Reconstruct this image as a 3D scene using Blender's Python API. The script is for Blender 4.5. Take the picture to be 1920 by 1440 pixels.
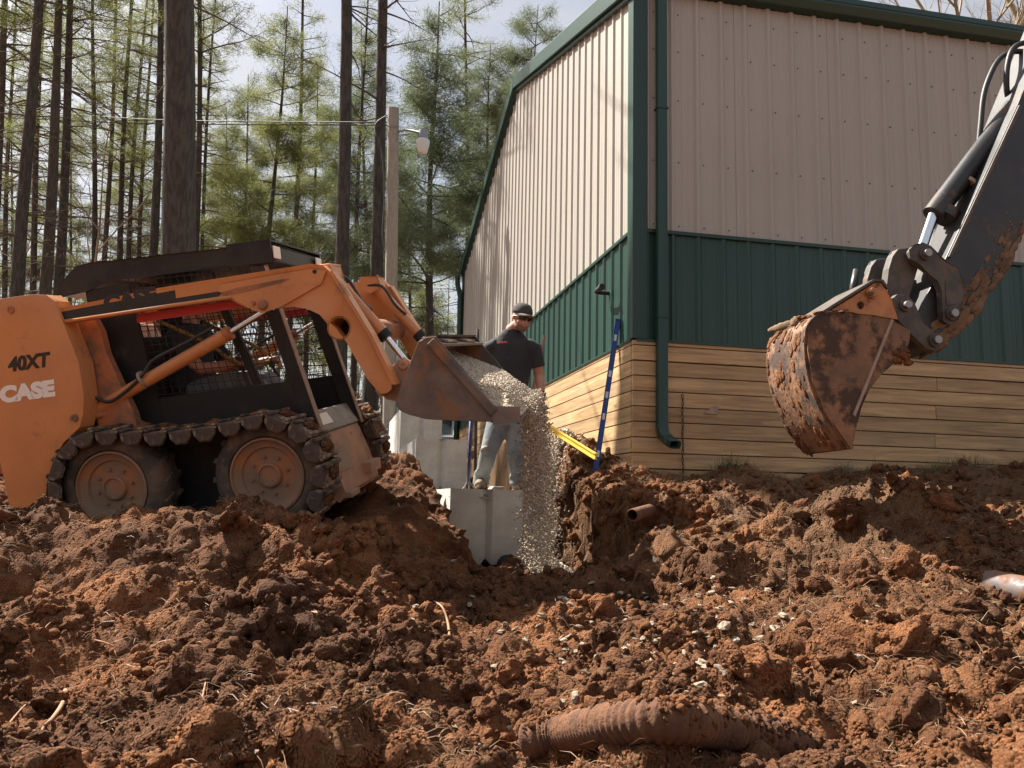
import bpy, bmesh, math, random
import numpy as np
from mathutils import Vector, Matrix, Euler, Quaternion
rad = math.radians
scene = bpy.context.scene
for o in list(bpy.data.objects): bpy.data.objects.remove(o, do_unlink=True)
COL = scene.collection

# ------------------------------------------------------------------ camera
FPX = 1600.0                      # focal length in pixels of a 1920 px wide picture
_p, _r, _y = rad(7.82), rad(1.26), rad(-11.81)
_right = Vector((math.cos(_y), math.sin(_y), 0))
_fwd = Vector((-math.sin(_y)*math.cos(_p), math.cos(_y)*math.cos(_p), math.sin(_p)))
_up = _right.cross(_fwd)
CA = _right*math.cos(_r) + _up*math.sin(_r)
CB = -_right*math.sin(_r) + _up*math.cos(_r)
CC = _fwd
cd = bpy.data.cameras.new('camera')
cam = bpy.data.objects.new('camera', cd); COL.objects.link(cam)
cam.matrix_world = Matrix(((CA.x, CB.x, -CC.x, 0), (CA.y, CB.y, -CC.y, 0), (CA.z, CB.z, -CC.z, 0), (0, 0, 0, 1)))
cd.sensor_width = 36; cd.lens = 30; cd.clip_start = 0.05; cd.clip_end = 2000
scene.camera = cam
def at(px, py, d):                # world point seen at a photograph pixel, d metres deep
    return (CA*((px-960)/FPX) - CB*((py-720)/FPX) + CC)*d

# ------------------------------------------------------------------ sky, sun, exposure
SUN_TO = Vector((-1, 0.97, 1.62)).normalized()
elev = math.asin(SUN_TO.z); azim = math.atan2(SUN_TO.x, SUN_TO.y)
w = bpy.data.worlds.new('World'); scene.world = w; w.use_nodes = True
nt = w.node_tree; bg = nt.nodes['Background']
sky = nt.nodes.new('ShaderNodeTexSky'); sky.sky_type = 'NISHITA'; sky.sun_disc = False
sky.sun_elevation = elev; sky.sun_rotation = azim
sky.air_density = 1.0; sky.dust_density = 4.0; sky.ozone_density = 1.0
# thin bright spring haze and cloud over the blue
wc = nt.nodes.new('ShaderNodeTexCoord'); wm = nt.nodes.new('ShaderNodeMapping'); wm.inputs['Scale'].default_value = (1, 1, 2.2)
wn = nt.nodes.new('ShaderNodeTexNoise'); wn.inputs['Scale'].default_value = 3.2; wn.inputs['Detail'].default_value = 7; wn.inputs['Roughness'].default_value = 0.6
wr = nt.nodes.new('ShaderNodeMapRange'); wr.inputs['From Min'].default_value = 0.36; wr.inputs['From Max'].default_value = 0.66; wr.inputs['To Min'].default_value = 0.20; wr.inputs['To Max'].default_value = 0.80
wx_ = nt.nodes.new('ShaderNodeMix'); wx_.data_type = 'RGBA'; wx_.inputs['B'].default_value = (5.6, 5.6, 5.6, 1)
nt.links.new(wc.outputs['Generated'], wm.inputs[0]); nt.links.new(wm.outputs[0], wn.inputs['Vector']); nt.links.new(wn.outputs[0], wr.inputs['Value'])
nt.links.new(wr.outputs[0], wx_.inputs['Factor']); nt.links.new(sky.outputs[0], wx_.inputs['A']); nt.links.new(wx_.outputs['Result'], bg.inputs[0]); bg.inputs[1].default_value = 0.05
sl = bpy.data.lights.new('sun', 'SUN'); sl.energy = 5.0; sl.angle = rad(0.55); sl.color = (1.0, 0.94, 0.85)
so = bpy.data.objects.new('sun', sl); COL.objects.link(so)
so.rotation_euler = (-SUN_TO).to_track_quat('-Z', 'Y').to_euler()
vs = scene.view_settings
vs.view_transform = 'Standard'; vs.look = 'None'; vs.gamma = 1; vs.use_curve_mapping = False; vs.exposure = 1.55
scene.render.engine = 'CYCLES'
scene.cycles.max_bounces = 6; scene.cycles.transparent_max_bounces = 8

# ------------------------------------------------------------------ helpers
rnd = random.Random(7)
def link(o, parent=None):
    COL.objects.link(o)
    if parent is not None: o.parent = parent
    return o
def tag(o, label=None, cat=None, group=None, kind=None):
    if label: o['label'] = label
    if cat: o['category'] = cat
    if group: o['group'] = group
    if kind: o['kind'] = kind
    return o
def empty(name, loc=(0, 0, 0), rot=None):
    o = bpy.data.objects.new(name, None); COL.objects.link(o); o.location = loc
    o.empty_display_size = 0.1
    if rot is not None: o.rotation_euler = rot
    return o
def obj(name, bm, m, parent=None, smooth=False, bevel=0, bseg=2, autosm=None):
    if bevel:
        bmesh.ops.remove_doubles(bm, verts=bm.verts, dist=1e-5)
        eds = [e for e in bm.edges if len(e.link_faces) == 2 and e.calc_face_angle(0) > 0.5]
        bmesh.ops.bevel(bm, geom=eds, offset=bevel, segments=bseg, affect='EDGES', profile=0.5, clamp_overlap=True)
    me = bpy.data.meshes.new(name); bmesh.ops.recalc_face_normals(bm, faces=bm.faces); bm.to_mesh(me); bm.free()
    if isinstance(m, (list, tuple)):
        for mm in m: me.materials.append(mm)
    else: me.materials.append(m)
    if smooth or autosm:
        for p in me.polygons: p.use_smooth = True
        if autosm and hasattr(me, 'set_sharp_from_angle'): me.set_sharp_from_angle(angle=rad(autosm))
    o = bpy.data.objects.new(name, me); return link(o, parent)
def mobj(name, verts, faces, m, parent=None, smooth=False):
    me = bpy.data.meshes.new(name); me.from_pydata([tuple(v) for v in verts], [], faces); me.materials.append(m); me.update()
    if smooth:
        me.polygons.foreach_set('use_smooth', [True]*len(me.polygons))
    o = bpy.data.objects.new(name, me); return link(o, parent)
def nobj(name, verts, tris, m, parent=None, smooth=False, matidx=None, k=3):
    """fast mesh from numpy arrays"""
    me = bpy.data.meshes.new(name); n = len(verts); f = len(tris)
    me.vertices.add(n); me.vertices.foreach_set('co', np.ascontiguousarray(verts, np.float32).ravel())
    me.loops.add(f*k); me.loops.foreach_set('vertex_index', np.ascontiguousarray(tris, np.int32).ravel())
    me.polygons.add(f); me.polygons.foreach_set('loop_start', np.arange(0, f*k, k, dtype=np.int32))
    me.polygons.foreach_set('loop_total', np.full(f, k, np.int32))
    if smooth: me.polygons.foreach_set('use_smooth', np.ones(f, bool))
    for mm in (m if isinstance(m, (list, tuple)) else [m]): me.materials.append(mm)
    if matidx is not None: me.polygons.foreach_set('material_index', np.ascontiguousarray(matidx, np.int32))
    me.update(calc_edges=True); me.validate()
    o = bpy.data.objects.new(name, me); return link(o, parent)
def box(bm, x0, x1, y0, y1, z0, z1, M=None):
    v = [bm.verts.new(p) for p in ((x0,y0,z0),(x1,y0,z0),(x1,y1,z0),(x0,y1,z0),(x0,y0,z1),(x1,y0,z1),(x1,y1,z1),(x0,y1,z1))]
    for f in ((0,3,2,1),(4,5,6,7),(0,1,5,4),(1,2,6,5),(2,3,7,6),(3,0,4,7)): bm.faces.new([v[i] for i in f])
    if M is not None: bmesh.ops.transform(bm, matrix=M, verts=v)
    return v
def obox(bm, a, b, w, h, upv=(0, 0, 1)):
    """box bar from a to b, width w (side), height h (along up)"""
    a = Vector(a); b = Vector(b); d = (b-a); L = d.length; d.normalize()
    u = Vector(upv); s = d.cross(u)
    if s.length < 1e-5: s = d.cross(Vector((1, 0, 0)))
    s.normalize(); u = s.cross(d)
    M = Matrix((( d.x, s.x, u.x, a.x), (d.y, s.y, u.y, a.y), (d.z, s.z, u.z, a.z), (0, 0, 0, 1)))
    return box(bm, 0, L, -w/2, w/2, -h/2, h/2, M)
def tube(bm, pts, rads, n=12, caps=True, twist=0):
    """round tube through points with a radius each"""
    pts = [Vector(p) for p in pts]
    if not hasattr(rads, '__len__'): rads = [rads]*len(pts)
    rings = []; ref = None
    for i, p in enumerate(pts):
        if i == 0: d = pts[1]-pts[0]
        elif i == len(pts)-1: d = pts[-1]-pts[-2]
        else: d = (pts[i+1]-pts[i]).normalized() + (pts[i]-pts[i-1]).normalized()
        d.normalize()
        if ref is None:
            ref = d.orthogonal().normalized()
        ref = (ref - d*ref.dot(d)).normalized(); b = d.cross(ref)
        r = rads[i]; ra, rb = (r if hasattr(r, '__len__') else (r, r))
        rings.append([bm.verts.new(p + ref*math.cos(2*math.pi*k/n)*ra + b*math.sin(2*math.pi*k/n)*rb) for k in range(n)])
    for i in range(len(rings)-1):
        for k in range(n):
            bm.faces.new((rings[i][k], rings[i][(k+1) % n], rings[i+1][(k+1) % n], rings[i+1][k]))
    if caps:
        bm.faces.new(rings[0][::-1]); bm.faces.new(rings[-1])
    return rings
def cyl(bm, a, b, r, n=20): return tube(bm, [a, b], r, n)
def lathe(bm, prof, origin, axis, n=28, cap=True):
    """revolve (radius, distance along axis) profile round an axis"""
    ax = Vector(axis).normalized(); u = ax.orthogonal().normalized(); v = ax.cross(u); o = Vector(origin); rings = []
    for r, h in prof:
        if r < 1e-6: rings.append([bm.verts.new(o+ax*h)])
        else: rings.append([bm.verts.new(o+ax*h+(u*math.cos(2*math.pi*k/n)+v*math.sin(2*math.pi*k/n))*r) for k in range(n)])
    for A, B in zip(rings, rings[1:]):
        for k in range(n):
            a0, a1 = A[k % len(A)], A[(k+1) % len(A)]; b0, b1 = B[k % len(B)], B[(k+1) % len(B)]
            f = []
            for q in (a0, a1, b1, b0):
                if q not in f: f.append(q)
            if len(f) > 2: bm.faces.new(f)
def slab(bm, outline, y0, y1, holes=(), plane='xz'):
    """prism of a polygon (x,z) between y0 and y1, with optional round holes (cx,cz,r)"""
    def P(a, c, y): return (a, y, c) if plane == 'xz' else ((y, a, c) if plane == 'yz' else (a, c, y))
    loops = [outline] + [[(cx+r*math.cos(-2*math.pi*k/20), cz+r*math.sin(-2*math.pi*k/20)) for k in range(20)] for cx, cz, r in holes]
    tops = []; bots = []; te = []; be = []
    for lp in loops:
        t = [bm.verts.new(P(a, c, y0)) for a, c in lp]; b = [bm.verts.new(P(a, c, y1)) for a, c in lp]
        for i in range(len(lp)):
            j = (i+1) % len(lp)
            te.append(bm.edges.new((t[i], t[j]))); be.append(bm.edges.new((b[i], b[j])))
        tops.append(t); bots.append(b)
    bmesh.ops.triangle_fill(bm, edges=te, use_beauty=True, use_dissolve=False)
    bmesh.ops.triangle_fill(bm, edges=be, use_beauty=True, use_dissolve=False)
    for t, b in zip(tops, bots):
        for i in range(len(t)):
            j = (i+1) % len(t); bm.faces.new((t[i], t[j], b[j], b[i]))
def smooth_path(pts, n=6):
    """catmull-rom resample"""
    P = [Vector(p) for p in pts]; P = [P[0]*2-P[1]] + P + [P[-1]*2-P[-2]]; out = []
    for i in range(1, len(P)-2):
        for k in range(n):
            t = k/n; a, b, c, d = P[i-1], P[i], P[i+1], P[i+2]
            out.append(0.5*((2*b)+(c-a)*t+(2*a-5*b+4*c-d)*t*t+(3*b-a-3*c+d)*t**3))
    out.append(P[-2]); return out
def copy_tree(o, parent=None):
    c = o.copy(); COL.objects.link(c); c.parent = parent
    for ch in list(o.children): copy_tree(ch, c)
    return c
def text_mesh(body, size, ext, m, name, parent, M, shear=0.0, bold=0.0, xs=1.0):
    cu = bpy.data.curves.new(name, 'FONT'); cu.body = body; cu.size = size; cu.extrude = ext; cu.shear = shear; cu.offset = bold
    t = bpy.data.objects.new(name+'_src', cu); COL.objects.link(t)
    dg = bpy.context.evaluated_depsgraph_get(); me = bpy.data.meshes.new_from_object(t.evaluated_get(dg))
    bpy.data.objects.remove(t, do_unlink=True)
    me.transform(Matrix.Diagonal((xs, 1, 1, 1))); me.transform(M); me.materials.clear(); me.materials.append(m); me.name = name
    o = bpy.data.objects.new(name, me); return link(o, parent)

# ------------------------------------------------------------------ numpy noise
def _hash(ix, iy, iz, s):
    h = (ix.astype(np.int64)*374761393 + iy.astype(np.int64)*668265263 + iz.astype(np.int64)*2147483647 + s*974634777) & 0xffffffff
    h = ((h ^ (h >> 13))*1274126177) & 0xffffffff; h = ((h ^ (h >> 16))*2246822519) & 0xffffffff
    return ((h ^ (h >> 15)) & 0xffffff)/float(0x1000000)
def vnoise(x, y, s=0):
    ix = np.floor(x).astype(np.int64); iy = np.floor(y).astype(np.int64); fx = x-ix; fy = y-iy; z = np.zeros_like(ix)
    u = fx*fx*(3-2*fx); v = fy*fy*(3-2*fy)
    a = _hash(ix, iy, z, s); b = _hash(ix+1, iy, z, s); c = _hash(ix, iy+1, z, s); d = _hash(ix+1, iy+1, z, s)
    return (a*(1-u)+b*u)*(1-v)+(c*(1-u)+d*u)*v
def fbm(x, y, s=0, o=4, g=0.5):
    t = 0; a = 1; n = 0
    for i in range(o): t = t+a*vnoise(x*2**i+17.3*i, y*2**i-9.1*i, s+i); n += a; a *= g
    return t/n
def worley(x, y, s=0):
    ix = np.floor(x).astype(np.int64); iy = np.floor(y).astype(np.int64); z = np.zeros_like(ix)
    best = np.full(x.shape, 9.0); idv = np.zeros(x.shape)
    for dx in (-1, 0, 1):
        for dy in (-1, 0, 1):
            jx = ix+dx; jy = iy+dy
            px = jx+_hash(jx, jy, z, s); py = jy+_hash(jx, jy, z+1, s); d = (px-x)**2+(py-y)**2
            m = d < best; best = np.where(m, d, best); idv = np.where(m, _hash(jx, jy, z+2, s), idv)
    return np.sqrt(best), idv

# ------------------------------------------------------------------ materials
def mat(name, col, rough=0.7, metal=0.0, col2=None, scale=8.0, detail=6, thr=(0.35, 0.65), bump=0.0, bscale=60.0,
        dirt=None, dscale=4.0, dthr=(0.5, 0.62), spec=0.5, stretch=None, coords='Object', r2=None, sub=0.0, coat=0.0):
    m = bpy.data.materials.new(name); m.use_nodes = True; t = m.node_tree; N = t.nodes; L = t.links
    b = N['Principled BSDF']; b.inputs['Roughness'].default_value = rough; b.inputs['Metallic'].default_value = metal
    b.inputs['Specular IOR Level'].default_value = spec
    if coat: b.inputs['Coat Weight'].default_value = coat; b.inputs['Coat Roughness'].default_value = 0.2
    tc = N.new('ShaderNodeTexCoord'); mp = N.new('ShaderNodeMapping'); L.new(tc.outputs[coords], mp.inputs[0])
    if stretch: mp.inputs['Scale'].default_value = stretch
    def noise(sc, de, ro=0.6):
        n = N.new('ShaderNodeTexNoise'); n.inputs['Scale'].default_value = sc; n.inputs['Detail'].default_value = de; n.inputs['Roughness'].default_value = ro
        L.new(mp.outputs[0], n.inputs['Vector']); return n
    def ramp(src, lo, hi):
        r = N.new('ShaderNodeMapRange'); r.inputs['From Min'].default_value = lo; r.inputs['From Max'].default_value = hi; r.interpolation_type = 'SMOOTHSTEP'
        L.new(src, r.inputs['Value']); return r
    last = None
    if col2 is not None:
        n = noise(scale, detail); r = ramp(n.outputs[0], *thr); mx = N.new('ShaderNodeMix'); mx.data_type = 'RGBA'
        mx.inputs['A'].default_value = (*col, 1); mx.inputs['B'].default_value = (*col2, 1); L.new(r.outputs[0], mx.inputs['Factor']); last = mx.outputs['Result']
    if dirt is not None:
        n = noise(dscale, 9, 0.7); r = ramp(n.outputs[0], *dthr); mx = N.new('ShaderNodeMix'); mx.data_type = 'RGBA'
        if last: L.new(last, mx.inputs['A'])
        else: mx.inputs['A'].default_value = (*col, 1)
        mx.inputs['B'].default_value = (*dirt, 1); L.new(r.outputs[0], mx.inputs['Factor']); last = mx.outputs['Result']
        ma = N.new('ShaderNodeMapRange'); ma.inputs['To Min'].default_value = rough; ma.inputs['To Max'].default_value = 0.95
        L.new(r.outputs[0], ma.inputs['Value']); L.new(ma.outputs[0], b.inputs['Roughness'])
        if metal:
            mb = N.new('ShaderNodeMapRange'); mb.inputs['To Min'].default_value = metal; mb.inputs['To Max'].default_value = 0.0
            L.new(r.outputs[0], mb.inputs['Value']); L.new(mb.outputs[0], b.inputs['Metallic'])
    if last: L.new(last, b.inputs['Base Color'])
    else: b.inputs['Base Color'].default_value = (*col, 1)
    if bump:
        n = noise(bscale, 8, 0.65); bp = N.new('ShaderNodeBump'); bp.inputs['Strength'].default_value = 1.0; bp.inputs['Distance'].default_value = bump
        L.new(n.outputs[0], bp.inputs['Height']); L.new(bp.outputs[0], b.inputs['Normal'])
    return m
SOIL = (0.17, 0.072, 0.034); SOIL2 = (0.26, 0.125, 0.062); MUD = (0.10, 0.055, 0.032)
M = {}
M['orange'] = mat('orange_paint', (0.58, 0.235, 0.082), 0.42, col2=(0.50, 0.20, 0.075), scale=3, dirt=(0.25, 0.125, 0.07), dscale=4.5, dthr=(0.55, 0.74), bump=0.0008, bscale=30)
M['orange_worn'] = mat('orange_worn', (0.42, 0.14, 0.05), 0.6, col2=(0.30, 0.12, 0.06), scale=6, dirt=(0.17, 0.10, 0.06), dscale=6, dthr=(0.45, 0.65), bump=0.001, bscale=60)
M['plate_worn'] = mat('scuffed_plate', (0.48, 0.26, 0.16), 0.65, col2=(0.36, 0.22, 0.15), scale=7, dirt=(0.15, 0.08, 0.05), dscale=9, dthr=(0.58, 0.68), bump=0.001)
M['black'] = mat('black_steel', (0.010, 0.0105, 0.011), 0.5, spec=.3, col2=(0.022, 0.022, 0.022), scale=5, dirt=(0.05, 0.04, 0.033), dscale=4, dthr=(0.6, 0.85))
M['black_lo'] = mat('black_steel_muddy', (0.014, 0.014, 0.014), 0.6, spec=.3, dirt=(0.075, 0.055, 0.04), dscale=3, dthr=(0.5, 0.8))
M['decal_black'] = mat('decal_black', (0.012, 0.012, 0.013), 0.4)
M['decal_white'] = mat('decal_white', (0.78, 0.74, 0.66), 0.45)
M['red'] = mat('red_bar', (0.42, 0.03, 0.035), 0.45, dirt=(0.2, 0.06, 0.05), dscale=8, dthr=(0.55, 0.8))
M['chrome'] = mat('chrome', (0.75, 0.75, 0.76), 0.15, 1.0)
M['rubber'] = mat('rubber', (0.026, 0.023, 0.02), 0.85, dirt=(0.10, 0.07, 0.05), dscale=5, dthr=(0.4, 0.7), bump=0.002)
M['tyre'] = mat('muddy_tyre', (0.04, 0.033, 0.027), 0.9, col2=(0.085, 0.062, 0.045), scale=4, dirt=(0.15, 0.095, 0.06), dscale=5, dthr=(0.42, 0.62), bump=0.004, bscale=30)
M['lapbar'] = mat('lap_bar_paint', (0.22, 0.12, 0.02), 0.6)
M['rim'] = mat('rim_orange', (0.40, 0.15, 0.055), 0.6, col2=(0.30, 0.15, 0.085), scale=6, dirt=(0.24, 0.155, 0.10), dscale=4, dthr=(0.35, 0.58), bump=0.0008)
M['track'] = mat('track_steel_muddy', (0.06, 0.042, 0.032), 0.8, col2=(0.11, 0.065, 0.04), scale=10, dirt=(0.27, 0.19, 0.125), dscale=8, dthr=(0.46, 0.60), bump=0.010, bscale=26)
M['padlit'] = mat('track_bar_worn_lit', (0.16, 0.12, 0.09), 0.7, col2=(0.30, 0.23, 0.17), scale=14, dirt=(0.09, 0.05, 0.03), dscale=8, dthr=(0.5, 0.7), bump=0.001)  # worn track bars, colour lightened to stand in for light on them
M['bucket'] = mat('bucket_steel', (0.085, 0.075, 0.068), 0.5, 0.3, col2=(0.20, 0.155, 0.125), scale=2.6, dirt=(0.24, 0.115, 0.055), dscale=2.2, dthr=(0.50, 0.62), bump=0.001, bscale=50)
M['bucket_edge'] = mat('bucket_edge_steel', (0.16, 0.14, 0.125), 0.55, 0.4, col2=(0.24, 0.19, 0.16), scale=9, dirt=(0.2, 0.12, 0.07), dscale=6, dthr=(0.6, 0.8), bump=0.001)
M['greyplate'] = mat('grey_step_plate', (0.20, 0.19, 0.18), 0.6, 0.2, col2=(0.30, 0.26, 0.22), scale=8, dirt=(0.2, 0.13, 0.08), dscale=7, dthr=(.55, .7))
M['tanmetal'] = mat('tan_plate', (0.36, 0.26, 0.20), 0.7, col2=(0.28, 0.19, 0.14), scale=9)
M['exblack'] = mat('excavator_black', (0.018, 0.018, 0.019), 0.45, col2=(0.03, 0.028, 0.027), scale=4, dirt=(0.17, 0.10, 0.055), dscale=3.5, dthr=(0.55, 0.72), bump=0.0006)
M['exmud'] = mat('excavator_mud_crust', (0.20, 0.12, 0.065), 0.95, col2=(0.10, 0.06, 0.035), scale=14, bump=0.012, bscale=25)
M['exlink'] = mat('excavator_link', (0.05, 0.043, 0.037), 0.6, col2=(0.10, 0.075, 0.055), scale=9, dirt=(0.20, 0.12, 0.065), dscale=6, dthr=(0.55, 0.75), bump=0.001)
M['exbucket'] = mat('excavator_bucket_rust', (0.15, 0.082, 0.045), 0.7, 0.0, col2=(0.27, 0.13, 0.06), scale=4, dirt=(0.065, 0.040, 0.028), dscale=4.5, dthr=(0.46, 0.56), bump=0.010, bscale=14)
M['exear'] = mat('excavator_bucket_orange', (0.50, 0.20, 0.06), 0.55, col2=(0.34, 0.14, 0.055), scale=12, dirt=(0.10, 0.05, 0.03), dscale=12, dthr=(0.58, 0.68), bump=0.001)
M['pin'] = mat('pin_steel', (0.30, 0.27, 0.25), 0.4, 0.7)
M['hose'] = mat('hose_rubber', (0.025, 0.024, 0.024), 0.5)
M['tan'] = mat('tan_metal_panel', (0.365, 0.342, 0.302), 0.42, col2=(0.385, 0.360, 0.318), scale=2, spec=0.4, stretch=(1, 1, 0.35), bump=0.004, bscale=2.6)
M['green'] = mat('green_metal_panel', (0.013, 0.046, 0.033), 0.36, col2=(0.016, 0.053, 0.038), scale=2, spec=0.5, stretch=(1, 1, 0.35), bump=0.004, bscale=2.6)
M['trim'] = mat('green_trim', (0.012, 0.043, 0.031), 0.38, spec=0.5)
M['screw'] = mat('screw_dark', (0.08, 0.07, 0.06), 0.6)
M['concrete'] = mat('concrete_block', (0.40, 0.39, 0.36), 0.9, col2=(0.48, 0.47, 0.44), scale=5, dirt=(0.30, 0.26, 0.21), dscale=3, dthr=(0.5, 0.75), bump=0.003, bscale=60)
M['skin'] = mat('skin', (0.42, 0.21, 0.14), 0.55, col2=(0.38, 0.18, 0.12), scale=20)
M['beard'] = mat('beard_stubble', (0.16, 0.09, 0.06), 0.8)
M['shirt'] = mat('charcoal_tshirt', (0.022, 0.023, 0.027), 0.9, col2=(0.03, 0.031, 0.035), scale=6, bump=0.012, bscale=9)
M['jeans'] = mat('faded_jeans', (0.13, 0.155, 0.17), 0.9, col2=(0.22, 0.23, 0.225), scale=6, dirt=(0.20, 0.16, 0.11), dscale=5, dthr=(0.5, 0.75), bump=0.015, bscale=12)
M['boot'] = mat('work_boot', (0.14, 0.095, 0.06), 0.8, dirt=(0.22, 0.15, 0.10), dscale=12, bump=0.002)
M['glove'] = mat('black_glove', (0.014, 0.014, 0.015), 0.8)
M['cap'] = mat('dark_cap', (0.035, 0.033, 0.028), 0.9, col2=(0.05, 0.047, 0.04), scale=30)
M['brim'] = mat('grey_cap_brim', (0.22, 0.20, 0.17), 0.9)
M['lens'] = mat('sunglass', (0.006, 0.006, 0.007), 0.12)
M['print'] = mat('red_print', (0.42, 0.035, 0.03), 0.8)
M['blue'] = mat('blue_level', (0.010, 0.050, 0.26), 0.35)
M['yellow'] = mat('yellow_level', (0.72, 0.46, 0.05), 0.45)
M['vial'] = mat('level_window', (0.62, 0.68, 0.70), 0.25)
M['bluehandle'] = mat('blue_handle', (0.03, 0.05, 0.20), 0.5, dirt=(0.22, 0.2, 0.17), dscale=18, dthr=(0.5, 0.6))
M['woodhandle'] = mat('wood_handle', (0.26, 0.13, 0.08), 0.6)
M['steel'] = mat('tool_steel', (0.30, 0.27, 0.24), 0.5, 0.6)
M['chainrust'] = mat('rusty_chain', (0.10, 0.055, 0.035), 0.8, 0.3)
M['pipeblack'] = mat('black_drain_pipe', (0.015, 0.015, 0.015), 0.6)
M['pipemud'] = mat('muddy_corrugated_pipe', (0.17, 0.075, 0.036), 0.95, col2=(0.10, 0.045, 0.024), scale=14, dirt=(0.24, 0.14, 0.09), dscale=12, dthr=(0.64, 0.75), bump=0.012, bscale=35)
M['pipegrey'] = mat('grey_pipe', (0.10, 0.085, 0.085), 0.5, col2=(0.20, 0.185, 0.19), scale=5, dirt=(0.16, 0.08, 0.045), dscale=5, dthr=(0.42, 0.55))
M['root'] = mat('root', (0.36, 0.20, 0.11), 0.85, col2=(0.22, 0.11, 0.06), scale=30)
M['stone'] = mat('pale_stone', (0.34, 0.27, 0.19), 0.85, col2=(0.46, 0.41, 0.33), scale=3, dirt=(0.26, 0.15, 0.085), dscale=4, dthr=(0.44, 0.62), bump=0.003, bscale=50, coords='Generated')
M['gravel'] = mat('gravel', (0.39, 0.315, 0.23), 0.9, col2=(0.53, 0.455, 0.355), scale=40, dirt=(0.22, 0.17, 0.12), dscale=30, dthr=(0.5, 0.7))
M['pole'] = mat('weathered_pole', (0.235, 0.21, 0.18), 0.9, col2=(0.30, 0.275, 0.24), scale=6, stretch=(6, 6, 0.4), bump=0.004, bscale=8)
M['lamp'] = mat('lamp_shade', (0.55, 0.55, 0.53), 0.4)
M['lampmetal'] = mat('lamp_metal', (0.25, 0.26, 0.28), 0.5, 0.6)
M['wire'] = mat('cable', (0.04, 0.04, 0.04), 0.6)
M['truckpaint'] = mat('truck_paint', (0.55, 0.56, 0.57), 0.3, coat=0.6)
M['glass'] = mat('dark_glass', (0.01, 0.012, 0.014), 0.08)
M['bark'] = mat('pine_bark', (0.074, 0.065, 0.056), 0.95, col2=(0.040, 0.036, 0.032), scale=9, detail=8, stretch=(2.2, 2.2, 0.45), thr=(0.4, 0.6), bump=0.03, bscale=11)
M['bark2'] = mat('pine_bark_grey', (0.09, 0.077, 0.062), 0.95, col2=(0.05, 0.045, 0.036), scale=9, detail=8, stretch=(2, 2, 0.45), bump=0.02, bscale=12)
M['twig'] = mat('dead_twigs', (0.10, 0.08, 0.062), 0.95)
M['barktan'] = mat('smooth_tan_bark', (0.30, 0.235, 0.165), 0.9, col2=(0.22, 0.17, 0.12), scale=5)
def leafmat(name, c1, c2, trans):
    m = bpy.data.materials.new(name); m.use_nodes = True; t = m.node_tree; N = t.nodes; L = t.links
    b = N['Principled BSDF']; b.inputs['Roughness'].default_value = 0.6
    oi = N.new('ShaderNodeNewGeometry'); mx = N.new('ShaderNodeMix'); mx.data_type = 'RGBA'
    mx.inputs['A'].default_value = (*c1, 1); mx.inputs['B'].default_value = (*c2, 1)
    L.new(oi.outputs['Random Per Island'], mx.inputs['Factor']); L.new(mx.outputs['Result'], b.inputs['Base Color'])
    tr = N.new('ShaderNodeBsdfTranslucent'); L.new(mx.outputs['Result'], tr.inputs['Color'])
    ms = N.new('ShaderNodeMixShader'); ms.inputs[0].default_value = trans
    L.new(b.outputs[0], ms.inputs[1]); L.new(tr.outputs[0], ms.inputs[2]); L.new(ms.outputs[0], N['Material Output'].inputs[0]); return m
M['needle'] = leafmat('pine_needles', (0.10, 0.13, 0.04), (0.22, 0.22, 0.075), 0.6)
M['needle2'] = leafmat('pine_needles_grey', (0.085, 0.115, 0.055), (0.15, 0.17, 0.085), 0.5)
M['straw'] = leafmat('dry_grass', (0.20, 0.11, 0.055), (0.36, 0.24, 0.13), 0.2)
M['grass'] = leafmat('green_grass', (0.07, 0.10, 0.03), (0.16, 0.17, 0.07), 0.3)
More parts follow.
